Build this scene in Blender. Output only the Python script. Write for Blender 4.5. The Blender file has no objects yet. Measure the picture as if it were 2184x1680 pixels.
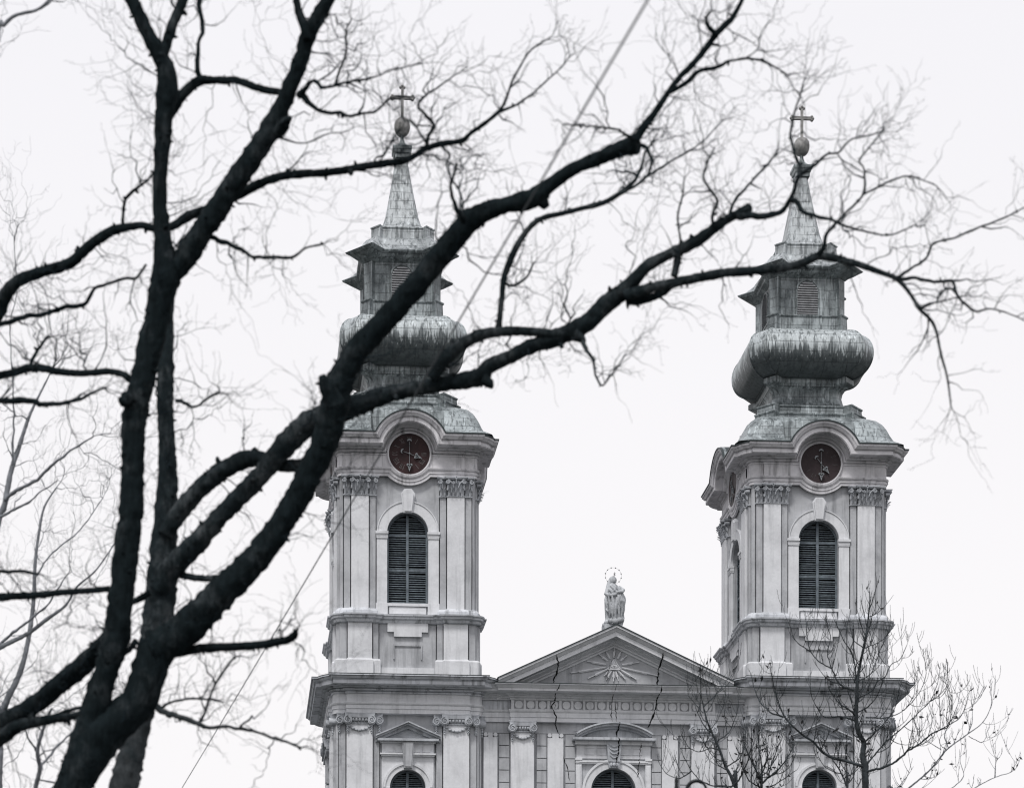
import bpy, bmesh, math, random
from mathutils import Vector, Matrix, noise
from mathutils.bvhtree import BVHTree
R = math.radians
sc = bpy.context.scene
col = sc.collection

# ------------------------------------------------------------------ camera
CAM = Vector((-17.064, -145.398, 1.7))
YAW, ROLL, FPX = 0.0867, 0.0013, 7170.5          # FPX: focal length for a 2184 px wide picture
FW = Vector((math.sin(YAW), math.cos(YAW), 0))
RT0 = Vector((math.cos(YAW), -math.sin(YAW), 0))
RT = RT0*math.cos(ROLL) + Vector((0, 0, 1))*math.sin(ROLL)
UPV = Vector((0, 0, 1))*math.cos(ROLL) - RT0*math.sin(ROLL)
SHIFT = 1975.74
cam = bpy.data.cameras.new('camera')
cam.sensor_width = 36
cam.lens = 36*FPX/2184
cam.shift_y = SHIFT/2184
cam.clip_start = 0.5
cam.clip_end = 6000
cam.dof.use_dof = True
cam.dof.focus_distance = 146.5
cam.dof.aperture_fstop = 3.75
cam_o = bpy.data.objects.new('camera', cam)
col.objects.link(cam_o)
M4 = Matrix((RT, UPV, -FW)).transposed().to_4x4()
M4.translation = CAM
cam_o.matrix_world = M4
sc.camera = cam_o

def at(x, y, d):
    """a point seen at pixel (x, y) of the 2184 px wide photograph, d metres into the scene"""
    return CAM + (FW + RT*((x-1092)/FPX) - UPV*((y-840-SHIFT)/FPX))*d

# ------------------------------------------------------------------ sky and sun (overcast)
SUN_EL, SUN_AZ = R(54), R(206)       # azimuth measured from +Y clockwise; the sun stands behind the camera
w = bpy.data.worlds.new('World'); sc.world = w; w.use_nodes = True
nt = w.node_tree; nt.nodes.clear()
out = nt.nodes.new('ShaderNodeOutputWorld'); bg = nt.nodes.new('ShaderNodeBackground')
sky = nt.nodes.new('ShaderNodeTexSky'); sky.sky_type = 'NISHITA'; sky.sun_disc = False
sky.sun_elevation = SUN_EL; sky.sun_rotation = SUN_AZ; sky.dust_density = 4.0
hsv = nt.nodes.new('ShaderNodeHueSaturation'); hsv.inputs['Saturation'].default_value = 0.15
hsv.inputs['Value'].default_value = 1.0
mixw = nt.nodes.new('ShaderNodeMix'); mixw.data_type = 'RGBA'; mixw.inputs[0].default_value = 0.965
# the cloud sheet: brighter and a touch warmer towards the horizon
tc = nt.nodes.new('ShaderNodeTexCoord'); sep = nt.nodes.new('ShaderNodeSeparateXYZ')
ramp = nt.nodes.new('ShaderNodeValToRGB')
CLOUD = 7.8
ramp.color_ramp.elements[0].position = 0.18; ramp.color_ramp.elements[0].color = (0.985, 0.967, 0.982, 1)
ramp.color_ramp.elements[1].position = 0.55; ramp.color_ramp.elements[1].color = (0.888, 0.888, 0.945, 1)
cl = nt.nodes.new('ShaderNodeVectorMath'); cl.operation = 'SCALE'; cl.inputs['Scale'].default_value = CLOUD
nz = nt.nodes.new('ShaderNodeTexNoise'); nz.inputs['Scale'].default_value = 3.0; nz.inputs['Detail'].default_value = 3
mr = nt.nodes.new('ShaderNodeMapRange'); mr.inputs[3].default_value = 0.975; mr.inputs[4].default_value = 1.025
mul = nt.nodes.new('ShaderNodeVectorMath'); mul.operation = 'SCALE'
L = nt.links.new
L(tc.outputs['Generated'], sep.inputs[0]); L(sep.outputs['Z'], ramp.inputs[0]); L(ramp.outputs[0], cl.inputs[0])
L(tc.outputs['Generated'], nz.inputs['Vector']); L(nz.outputs['Fac'], mr.inputs[0])
L(cl.outputs[0], mul.inputs[0]); L(mr.outputs[0], mul.inputs['Scale'])
L(sky.outputs[0], hsv.inputs['Color']); L(hsv.outputs[0], mixw.inputs[6]); L(mul.outputs[0], mixw.inputs[7])
L(mixw.outputs[2], bg.inputs['Color']); bg.inputs['Strength'].default_value = 0.1
L(bg.outputs[0], out.inputs['Surface'])

sun = bpy.data.lights.new('sun', 'SUN'); sun.energy = 1.5; sun.angle = R(11); sun.color = (1.0, 0.98, 0.96)
sun_o = bpy.data.objects.new('sun', sun); col.objects.link(sun_o)
sd = Vector((math.sin(SUN_AZ)*math.cos(SUN_EL), math.cos(SUN_AZ)*math.cos(SUN_EL), math.sin(SUN_EL)))
sun_o.rotation_euler = sd.to_track_quat('Z', 'Y').to_euler()
sc.view_settings.view_transform = 'Standard'; sc.view_settings.look = 'None'
sc.cycles.filter_width = 1.15
sc.view_settings.exposure = 0.36; sc.view_settings.gamma = 1.0

# ------------------------------------------------------------------ materials
def new_mat(name):
    m = bpy.data.materials.new(name); m.use_nodes = True
    n = m.node_tree.nodes; b = n['Principled BSDF']
    return m, m.node_tree, n, b

def noise_fac(nt, vec, scale, detail, lo, hi, stretch=None):
    if stretch:
        mp = nt.nodes.new('ShaderNodeMapping'); mp.inputs['Scale'].default_value = stretch
        nt.links.new(vec, mp.inputs[0]); vec = mp.outputs[0]
    t = nt.nodes.new('ShaderNodeTexNoise'); t.inputs['Scale'].default_value = scale; t.inputs['Detail'].default_value = detail
    t.inputs['Roughness'].default_value = 0.62
    nt.links.new(vec, t.inputs['Vector'])
    r = nt.nodes.new('ShaderNodeMapRange'); r.inputs[1].default_value = lo; r.inputs[2].default_value = hi
    nt.links.new(t.outputs['Fac'], r.inputs[0])
    return r.outputs[0], t.outputs['Fac']

def mixc(nt, fac, a, b):
    m = nt.nodes.new('ShaderNodeMix'); m.data_type = 'RGBA'
    for s, v in ((0, fac), (6, a), (7, b)):
        if hasattr(v, 'is_linked') or isinstance(v, bpy.types.NodeSocket): nt.links.new(v, m.inputs[s])
        else: m.inputs[s].default_value = v if s == 0 else (*v, 1)
    return m.outputs[2]

def mulv(nt, a, k):
    m = nt.nodes.new('ShaderNodeMath'); m.operation = 'MULTIPLY'
    nt.links.new(a, m.inputs[0])
    if isinstance(k, bpy.types.NodeSocket): nt.links.new(k, m.inputs[1])
    else: m.inputs[1].default_value = k
    return m.outputs[0]

def plaster(name, base, dirt, streak=0.5, blotch=0.35, bump=0.25):
    m, nt, n, b = new_mat(name)
    g = n.new('ShaderNodeNewGeometry'); v = g.outputs['Position']
    f1, _ = noise_fac(nt, v, 0.9, 6, 0.45, 0.75)
    f2, _ = noise_fac(nt, v, 1.0, 7, 0.52, 0.70, (3.2, 3.2, 0.25))
    f3, raw = noise_fac(nt, v, 9.0, 8, 0.3, 0.8)
    c = mixc(nt, mulv(nt, f1, blotch), base, dirt)
    c = mixc(nt, mulv(nt, f2, streak), c, dirt)
    c2 = mixc(nt, mulv(nt, f3, 0.16), c, tuple(x*0.55 for x in dirt))
    nt.links.new(c2, b.inputs['Base Color'])
    b.inputs['Roughness'].default_value = 0.9; b.inputs['Specular IOR Level'].default_value = 0.15
    bp = n.new('ShaderNodeBump'); bp.inputs['Strength'].default_value = bump; bp.inputs['Distance'].default_value = 0.03
    nt.links.new(raw, bp.inputs['Height']); nt.links.new(bp.outputs[0], b.inputs['Normal'])
    return m

def simple(name, c, rough=0.6, metal=0.0, var=0.3, scale=6.0, bump=0.0, spec=0.3):
    m, nt, n, b = new_mat(name)
    g = n.new('ShaderNodeNewGeometry')
    f, raw = noise_fac(nt, g.outputs['Position'], scale, 6, 0.3, 0.7)
    cc = mixc(nt, f, tuple(x*(1-var) for x in c), tuple(min(1, x*(1+var)) for x in c))
    nt.links.new(cc, b.inputs['Base Color']); b.inputs['Roughness'].default_value = rough; b.inputs['Metallic'].default_value = metal; b.inputs['Specular IOR Level'].default_value = spec
    if bump:
        bp = n.new('ShaderNodeBump'); bp.inputs['Strength'].default_value = bump; bp.inputs['Distance'].default_value = 0.02
        nt.links.new(raw, bp.inputs['Height']); nt.links.new(bp.outputs[0], b.inputs['Normal'])
    return m

def copper(name, light, dark, cover, zband=None):
    """patinated sheet copper: standing panels, weathering streaks, dark runs"""
    m, nt, n, b = new_mat(name)
    tc = n.new('ShaderNodeTexCoord'); g = n.new('ShaderNodeNewGeometry'); v = tc.outputs['Object']
    sep = n.new('ShaderNodeSeparateXYZ'); nt.links.new(v, sep.inputs[0])
    sn = n.new('ShaderNodeSeparateXYZ'); nt.links.new(g.outputs['True Normal'], sn.inputs[0])
    ax = n.new('ShaderNodeMath'); ax.operation = 'ABSOLUTE'; nt.links.new(sn.outputs[0], ax.inputs[0])
    ay = n.new('ShaderNodeMath'); ay.operation = 'ABSOLUTE'; nt.links.new(sn.outputs[1], ay.inputs[0])
    gt = n.new('ShaderNodeMath'); gt.operation = 'GREATER_THAN'; nt.links.new(ax.outputs[0], gt.inputs[0]); nt.links.new(ay.outputs[0], gt.inputs[1])
    add = n.new('ShaderNodeMix'); add.data_type = 'FLOAT'
    nt.links.new(gt.outputs[0], add.inputs[0]); nt.links.new(sep.outputs[0], add.inputs[2]); nt.links.new(sep.outputs[1], add.inputs[3])
    cmb = n.new('ShaderNodeCombineXYZ'); nt.links.new(add.outputs[0], cmb.inputs[0]); nt.links.new(sep.outputs[2], cmb.inputs[1])
    br = n.new('ShaderNodeTexBrick'); nt.links.new(cmb.outputs[0], br.inputs['Vector'])
    br.inputs['Scale'].default_value = 1.0; br.inputs['Brick Width'].default_value = 1.0; br.inputs['Row Height'].default_value = 0.41
    br.inputs['Mortar Size'].default_value = 0.008; br.inputs['Mortar Smooth'].default_value = 0.3
    br.inputs['Color1'].default_value = (0.25, 0.25, 0.25, 1); br.inputs['Color2'].default_value = (0.8, 0.8, 0.8, 1)
    br.inputs['Mortar'].default_value = (0, 0, 0, 1)
    f1, r1 = noise_fac(nt, v, 1.3, 7, 0.5-cover*0.25, 0.72-cover*0.25, (1, 1, 0.55))
    f2, r2 = noise_fac(nt, v, 1.0, 5, 0.50, 0.60, (7.5, 7.5, 0.6))
    f3, r3 = noise_fac(nt, v, 14.0, 6, 0.3, 0.8)
    c = mixc(nt, f1, dark, light)
    tone = mixc(nt, mulv(nt, br.outputs['Color'], 0.55), c, tuple(x*0.5 for x in light))
    c = mixc(nt, mulv(nt, f2, 0.8), tone, tuple(x*0.7 for x in dark))
    f4, r4 = noise_fac(nt, v, 1.0, 5, 0.56, 0.66, (5.5, 5.5, 0.45))
    c = mixc(nt, mulv(nt, f4, 0.7), c, tuple(min(1, x*1.35) for x in light))
    f5, r5 = noise_fac(nt, v, 2.6, 4, 0.60, 0.68)
    c = mixc(nt, mulv(nt, f5, 0.65), c, tuple(x*0.8 for x in dark))
    c = mixc(nt, mulv(nt, f3, 0.25), c, tuple(x*1.1 for x in light))
    if zband:                                           # rain runs ending in drips on the belly of the onion
        z0, z1 = zband
        mr = n.new('ShaderNodeMapRange'); mr.inputs[1].default_value = z1; mr.inputs[2].default_value = z0
        nt.links.new(sep.outputs[2], mr.inputs[0])
        fd, rd = noise_fac(nt, v, 1.0, 4, 0.30, 0.70, (9, 9, 0.45))
        ad = n.new('ShaderNodeMath'); ad.operation = 'ADD'; nt.links.new(mr.outputs[0], ad.inputs[0]); nt.links.new(fd, ad.inputs[1])
        mm = n.new('ShaderNodeMapRange'); mm.inputs[1].default_value = 0.78; mm.inputs[2].default_value = 1.02
        nt.links.new(ad.outputs[0], mm.inputs[0])
        c = mixc(nt, mulv(nt, mm.outputs[0], 0.85), c, tuple(x*0.9 for x in dark))
    c = mixc(nt, mulv(nt, br.outputs['Fac'], 0.6), c, tuple(x*0.35 for x in dark))
    nt.links.new(c, b.inputs['Base Color'])
    b.inputs['Roughness'].default_value = 0.5; b.inputs['Metallic'].default_value = 0.15
    bp = n.new('ShaderNodeBump'); bp.inputs['Strength'].default_value = 0.8; bp.inputs['Distance'].default_value = 0.09
    mx = n.new('ShaderNodeMath'); mx.operation = 'SUBTRACT'; nt.links.new(r1, mx.inputs[0]); nt.links.new(br.outputs['Fac'], mx.inputs[1])
    nt.links.new(mx.outputs[0], bp.inputs['Height']); nt.links.new(bp.outputs[0], b.inputs['Normal'])
    return m

def bark(name, base, lichen, cover, low=None):
    m, nt, n, b = new_mat(name)
    g = n.new('ShaderNodeNewGeometry'); v = g.outputs['Position']
    f1, r1 = noise_fac(nt, v, 3.2, 7, 0.62-cover, 0.80-cover)
    f2, r2 = noise_fac(nt, v, 22.0, 6, 0.35, 0.75, (1, 1, 0.35))
    c = mixc(nt, mulv(nt, f2, 0.7), tuple(x*0.7 for x in base), tuple(x*1.9 for x in base))
    c = mixc(nt, mulv(nt, f1, mulv(nt, f2, 1.0)), c, lichen)  # random lichen patches, paled to stand in for lit sides too
    if low:                                            # haze low on the trunk, painted in as a paler grey
        sp = n.new('ShaderNodeSeparateXYZ'); nt.links.new(v, sp.inputs[0])
        mr = n.new('ShaderNodeMapRange'); mr.inputs[1].default_value = low[1]; mr.inputs[2].default_value = low[0]; nt.links.new(sp.outputs[2], mr.inputs[0])
        f3, r3 = noise_fac(nt, v, 9.0, 6, 0.25, 0.7)
        c = mixc(nt, mulv(nt, mr.outputs[0], mulv(nt, f3, 0.8)), c, (0.085, 0.092, 0.097))
    nt.links.new(c, b.inputs['Base Color']); b.inputs['Roughness'].default_value = 0.95; b.inputs['Specular IOR Level'].default_value = 0.06
    bp = n.new('ShaderNodeBump'); bp.inputs['Strength'].default_value = 0.9; bp.inputs['Distance'].default_value = 0.03
    nt.links.new(r2, bp.inputs['Height']); nt.links.new(bp.outputs[0], b.inputs['Normal'])
    return m

MT = {
 'light': plaster('pale painted plaster', (0.745, 0.755, 0.775), (0.33, 0.337, 0.35), 0.42, 0.42),
 'wall': plaster('grey plaster wall', (0.50, 0.51, 0.528), (0.21, 0.217, 0.228), 0.75, 0.65),
 'mould': plaster('weathered plaster moulding', (0.68, 0.70, 0.735), (0.09, 0.098, 0.104), 0.85, 0.5),
 'upper': plaster('warm pale plaster moulding', (0.73, 0.72, 0.74), (0.13, 0.13, 0.135), 0.75, 0.4),
 'carve': plaster('carved stucco', (0.54, 0.56, 0.59), (0.08, 0.087, 0.094), 0.55, 0.6, 0.5),
 'stone': plaster('weathered stone', (0.54, 0.56, 0.58), (0.10, 0.107, 0.115), 0.75, 0.65, 0.6),
 'copper': copper('patinated copper sheet', (0.42, 0.465, 0.475), (0.07, 0.085, 0.09), 0.55),
 'copperd': copper('dark tarnished copper sheet', (0.37, 0.41, 0.42), (0.045, 0.058, 0.062), 0.36),
 'copperl': copper('pale copper sheet of the spire', (0.46, 0.49, 0.50), (0.10, 0.115, 0.12), 0.7),
 'onion': copper('streaked copper sheet of the onion', (0.53, 0.575, 0.585), (0.055, 0.069, 0.073), 0.85, (48.65, 49.75)),
 'flash': simple('dark sheet metal flashing', (0.035, 0.045, 0.048), 0.5, 0.2),
 'shutter': simple('weathered grey blue wood', (0.16, 0.19, 0.21), 0.75, 0.0, 0.45, 7.0, 0.2),
 'shframe': simple('grey blue wooden frame', (0.135, 0.16, 0.18), 0.75, 0.0, 0.4, 5.0, 0.2),
 'dark_sheet': simple('black sheet for unlit interior', (0.008, 0.009, 0.010), 1.0),
 'dial_a': simple('worn red brown dial', (0.030, 0.0125, 0.013), 0.6, 0, 0.45, 3.0),
 'dial_b': simple('dark plum dial', (0.033, 0.022, 0.024), 0.6, 0, 0.25, 3.0),
 'numeral': simple('faded pale paint', (0.13, 0.12, 0.12), 0.7, 0, 0.7, 9.0),
 'numeral_b': simple('very faded dark paint', (0.062, 0.055, 0.056), 0.7, 0, 0.6, 9.0),
 'hand': simple('weathered silver metal', (0.22, 0.235, 0.245), 0.5, 0.2, 0.5, 20.0),
 'gilt': simple('dull worn gilding', (0.29, 0.287, 0.28), 0.6, 0.1, 0.5, 4.0, 0.1),
 'crack': simple('dark crack', (0.012, 0.013, 0.014), 1.0),
 'louvre': simple('grey wooden louvre', (0.27, 0.275, 0.285), 0.75, 0, 0.3, 4.0),
 'bark': bark('dark bark', (0.0095, 0.0145, 0.0165), (0.075, 0.084, 0.09), 0.10),  # near-black teal base with grey patches
 'barkg': bark('grey bark with lichen', (0.017, 0.024, 0.027), (0.12, 0.13, 0.136), 0.15, (6.6, 8.0)),
 'twig': simple('dark twig bark', (0.012, 0.020, 0.025), 0.9, 0, 0.3, 14.0, 0, 0.1),
 'barkp': simple('haze-paled bark of thin trees', (0.19, 0.20, 0.215), 0.9, 0, 0.4, 9.0, 0, 0.1),  # haze and blur put into the colour as a paler grey
 'barkm': simple('mottled young bark', (0.030, 0.036, 0.040), 0.85, 0, 0.9, 3.0, 0.3),
 'leaf': simple('dry brown leaf', (0.020, 0.020, 0.021), 0.9),
 'cable': simple('grey cable sheath', (0.075, 0.085, 0.093), 0.8),
 'iron': simple('black painted iron', (0.015, 0.019, 0.021), 0.4, 0.3),
 'rooft': simple('dark roof tile', (0.09, 0.085, 0.085), 0.8, 0, 0.3, 3.0),
 'ground': simple('dark ground', (0.055, 0.058, 0.055), 0.95, 0, 0.25, 0.7),  # ground out of view, kept dark to limit bounce under the cornices
}

# ------------------------------------------------------------------ mesh builder
class MB:
    def __init__(s): s.v = []; s.f = []; s.mi = []; s.cur = 0
    def add(s, vs, fs):
        o = len(s.v); s.v += [tuple(p) for p in vs]; s.f += [tuple(i+o for i in f) for f in fs]; s.mi += [s.cur]*len(fs)
    def box(s, x0, x1, y0, y1, z0, z1):
        s.add([(x0,y0,z0),(x1,y0,z0),(x1,y1,z0),(x0,y1,z0),(x0,y0,z1),(x1,y0,z1),(x1,y1,z1),(x0,y1,z1)],
              [(0,3,2,1),(4,5,6,7),(0,1,5,4),(1,2,6,5),(2,3,7,6),(3,0,4,7)])
    def prism(s, poly, y0, y1):
        """polygon in (x, z) extruded from y0 (front) to y1"""
        n = len(poly)
        s.add([(x, y0, z) for x, z in poly]+[(x, y1, z) for x, z in poly],
              [tuple(range(n)), tuple(range(2*n-1, n-1, -1))]+[(i, i+n, (i+1) % n+n, (i+1) % n) for i in range(n)])
    def prismz(s, poly, z0, z1):
        n = len(poly)
        s.add([(x, y, z0) for x, y in poly]+[(x, y, z1) for x, y in poly],
              [tuple(range(n-1, -1, -1)), tuple(range(n, 2*n))]+[(i, (i+1) % n, (i+1) % n+n, i+n) for i in range(n)])
    def grid(s, rows, close_u=False, close_v=False):
        nu, nv = len(rows), len(rows[0]); fs = []
        for i in range(nu if close_u else nu-1):
            for j in range(nv if close_v else nv-1):
                i2, j2 = (i+1) % nu, (j+1) % nv
                fs.append((i*nv+j, i2*nv+j, i2*nv+j2, i*nv+j2))
        s.add([p for r in rows for p in r], fs)
    def loft(s, rings, cap0=True, cap1=True):
        n = len(rings[0]); fs = []
        for i in range(len(rings)-1):
            for j in range(n):
                k = (j+1) % n
                fs.append((i*n+j, i*n+k, (i+1)*n+k, (i+1)*n+j))
        if cap0: fs.append(tuple(range(n-1, -1, -1)))
        if cap1: fs.append(tuple(range((len(rings)-1)*n, len(rings)*n)))
        s.add([p for r in rings for p in r], fs)
    def lathe(s, prof, c=(0, 0, 0), n=24, sx=1, sy=1):
        rings = [[(c[0]+r*sx*math.cos(2*math.pi*k/n), c[1]+r*sy*math.sin(2*math.pi*k/n), c[2]+z) for k in range(n)] for r, z in prof]
        s.loft(rings)
    def ball(s, c, r, n=8, sz=1.0, sx=1.0, sy=1.0):
        pr = [(max(1e-4, r*math.sin(math.pi*i/n)), -r*sz*math.cos(math.pi*i/n)) for i in range(n+1)]
        s.lathe(pr, c, max(6, 2*n-4), sx, sy)
    def tube(s, pts, rad, sides=8, cap=True, jit=None):
        pts = [Vector(p) for p in pts]; n = len(pts)
        t0 = (pts[1]-pts[0]).normalized()
        a = t0.orthogonal().normalized(); rings = []
        for i, p in enumerate(pts):
            t = (pts[min(i+1, n-1)]-pts[max(i-1, 0)])
            if t.length < 1e-9: t = t0
            t = t.normalized()
            a = (a - t*a.dot(t)); a = a.normalized() if a.length > 1e-6 else t.orthogonal().normalized()
            b = t.cross(a); ring = []
            for k in range(sides):
                th = 2*math.pi*k/sides
                r = rad[i]
                d = a*math.cos(th)+b*math.sin(th)
                if jit: r = r*jit(p, d)
                ring.append(p+d*r)
            rings.append(ring); t0 = t
        s.loft(rings, cap, cap)
    def disc(s, c, r, y0, y1, n=32):
        s.prism([(c[0]+r*math.cos(2*math.pi*k/n), c[1]+r*math.sin(2*math.pi*k/n)) for k in range(n)], y0, y1)
    def bar(s, a, b, hw, y0, y1, hw2=None):
        """bar in the x-z plane between points a and b, half width hw, from depth y0 to y1"""
        ax, az = a; bx, bz = b; dx, dz = bx-ax, bz-az; l = math.hypot(dx, dz) or 1; nx, nz_ = -dz/l, dx/l; h2 = hw if hw2 is None else hw2
        s.prism([(ax-nx*hw, az-nz_*hw), (bx-nx*h2, bz-nz_*h2), (bx+nx*h2, bz+nz_*h2), (ax+nx*hw, az+nz_*hw)], y0, y1)
    def mesh(s, name, mats, smooth=None):
        me = bpy.data.meshes.new(name); me.from_pydata(s.v, [], s.f)
        for m in (mats if isinstance(mats, (list, tuple)) else [mats]): me.materials.append(m)
        if max(s.mi, default=0): me.polygons.foreach_set('material_index', s.mi)
        bm = bmesh.new(); bm.from_mesh(me); bmesh.ops.recalc_face_normals(bm, faces=bm.faces); bm.to_mesh(me); bm.free()
        if smooth is not None:
            me.polygons.foreach_set('use_smooth', [True]*len(me.polygons)); me.set_sharp_from_angle(angle=R(smooth))
        me.update()
        return me
    def build(s, name, mats, parent=None, smooth=None, loc=(0, 0, 0), rz=0):
        o = bpy.data.objects.new(name, s.mesh(name, mats, smooth)); col.objects.link(o)
        o.parent = parent; o.location = loc; o.rotation_euler = (0, 0, rz)
        return o

def tag(o, label=None, cat=None, group=None, kind=None):
    if label: o['label'] = label
    if cat: o['category'] = cat
    if group: o['group'] = group
    if kind: o['kind'] = kind
    return o
def empty(name, loc):
    o = bpy.data.objects.new(name, None); o.location = loc; o.empty_display_size = 0.5; col.objects.link(o); return o

def offset_plan(path, closed=True):
    """for each point of a plan polyline (going anticlockwise) the outward mitre vector"""
    n = len(path); out = []
    for i in range(n):
        p = Vector(path[i]); a = Vector(path[i-1]) if (closed or i > 0) else None; b = Vector(path[(i+1) % n]) if (closed or i < n-1) else None
        ns = []
        for q, r in ((a, p), (p, b)):
            if q is None or r is None: continue
            d = r-q
            if d.length > 1e-9: d.normalize(); ns.append(Vector((d.y, -d.x)))
        if len(ns) == 1: out.append(ns[0])
        else:
            m = ns[0]+ns[1]; den = 1+ns[0].dot(ns[1])
            out.append(m/den if den > 0.05 else ns[0])
    return out

def sweep_plan(mb, path, prof, closed=True):
    nrm = offset_plan(path, closed)
    rows = [[(p[0]+n.x*o, p[1]+n.y*o, z) for o, z in prof] for p, n in zip(path, nrm)]
    mb.grid(rows, close_u=closed)

def plan_at(H, steps, o, narc=8):
    """the stepped, round cornered square plan pushed outwards by o, with clean mitres; always the same number of points"""
    xs = [s[0] for s in steps]; ps = [s[1] for s in steps]; xe, oe = xs[-1], ps[-1]; rad = H+oe-xe+o
    half = []; t0 = 0.0
    for i in range(len(steps)-1):
        rise = ps[i+1] > ps[i]; x = xs[i]-o if rise else xs[i]+o
        half.append((x, H+ps[i]+o))
        if i == len(steps)-2 and not rise and x > xe:
            t0 = math.asin(min(0.9, (x-xe)/rad)); half.append((x, xe+rad*math.cos(t0)))
        else: half.append((x, H+ps[i+1]+o))
    q = [(-x, -y) for x, y in reversed(half)]+[(x, -y) for x, y in half]
    for k in range(narc+1):
        t = t0+(math.pi/2-2*t0)*k/narc; q.append((xe+rad*math.sin(t), -xe-rad*math.cos(t)))
    out = []
    for k in range(4):
        c, s = [(1, 0), (0, 1), (-1, 0), (0, -1)][k]
        out += [(c*x-s*y, s*x+c*y) for x, y in q]
    return out, len(q)
def sweep_steps(mb, H, steps, prof):
    cols = [[(x, y, z) for x, y in plan_at(H, steps, o)[0]] for o, z in prof]
    mb.grid([list(r) for r in zip(*cols)], close_u=True)

def face_plan(H, steps, xe, oe, narc=6):
    """square tower plan: steps = [(x_end, projection)...] from the middle outwards, rounded corner starting at xe"""
    half = []; x0 = 0
    for xend, o in steps:
        half.append((x0, o)); half.append((xend, o)); x0 = xend
    half.append((xe, oe))
    half = half[1:]                                       # drop the centre point
    pts = [(-x, -(H+o)) for x, o in reversed(half)]+[(x, -(H+o)) for x, o in half]
    q = []
    for p in pts:
        if not q or math.dist(q[-1], p) > 1e-6: q.append(p)
    rad = H+oe-xe
    arc = [(xe+rad*math.sin(t), -xe-rad*math.cos(t)) for t in [math.pi/2*k/narc for k in range(1, narc)]]
    q = q+arc
    full = []
    for k in range(4):
        c, s = math.cos(k*math.pi/2), math.sin(k*math.pi/2)
        full += [(round(c, 9)*x-round(s, 9)*y, round(s, 9)*x+round(c, 9)*y) for x, y in q]
    return full, len(q)
# ------------------------------------------------------------------ the ground
gm = MB(); gm.add([(-3000, -3000, 0), (3000, -3000, 0), (3000, 3000, 0), (-3000, 3000, 0)], [(0, 1, 2, 3)])
tag(gm.build('ground', MT['ground']), kind='structure')

# ------------------------------------------------------------------ cathedral
GZ = 4.72                                                 # the street lies this high in the church's own measure
church = empty('cathedral', (0, 0, -GZ)); church.scale = (1, 1.41, 1)
tag(church, 'pale baroque church with two copper domed clock towers and a cracked gable', 'church')
XO = 0.05                                                 # clocks and their arches sit a touch off the middle
ZC = 43.87                                                # height of the clock centres
HU, HL = 2.95, 3.1                                        # half widths of the upper shaft and of the lower block

def arch_pts(hw, zs, n=20, r=None, cz=None):
    """arch polyline from right springing over the top to the left one"""
    return [(hw*math.cos(math.pi*k/n), zs+hw*math.sin(math.pi*k/n)) for k in range(n+1)]

def arched_wall(mb, x0, x1, z0, z1, hw, zsill, zs, y, depth, n=20):
    """wall panel with an arched opening and its reveal"""
    a = arch_pts(hw, zs, n)
    def F(*p): mb.add([(px, y, pz) for px, pz in p], [tuple(range(len(p)))])
    F((x0, z0), (x1, z0), (x1, zsill), (x0, zsill))
    F((hw, zsill), (x1, zsill), (x1, zs), (hw, zs)); F((x0, zsill), (-hw, zsill), (-hw, zs), (x0, zs))
    h = n//2
    top = [(x1, zs)]+[(x1, z1)]
    for i in range(n):
        p, q = a[i], a[i+1]
        def up(t): return (x1+(x0-x1)*t, z1)
        F(p, up(i/n) if i else (x1, z1), up((i+1)/n), q)
    F((hw, zs), (x1, zs), (x1, z1)); F((-hw, zs), (x0, z1), (x0, zs))
    loop = [(hw, zsill)]+a+[(-hw, zsill)]
    m = len(loop)
    for i in range(m):
        p, q = loop[i], loop[(i+1) % m]
        mb.add([(p[0], y, p[1]), (q[0], y, q[1]), (q[0], y+depth, q[1]), (p[0], y+depth, p[1])], [(0, 1, 2, 3)])

def ring_arch(mb, r0, r1, cz, y0, y1, a0=0, a1=180, n=28):
    """solid arch ring in the x-z plane"""
    an = [R(a0+(a1-a0)*k/n) for k in range(n+1)]
    rows = []
    for a in an:
        c, s = math.cos(a), math.sin(a)
        rows.append([(r0*c, y0, cz+r0*s), (r1*c, y0, cz+r1*s), (r1*c, y1, cz+r1*s), (r0*c, y1, cz+r0*s)])
    mb.grid(rows, close_v=True)
    mb.add(rows[0], [(0, 1, 2, 3)]); mb.add(rows[-1], [(0, 1, 2, 3)])

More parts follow.
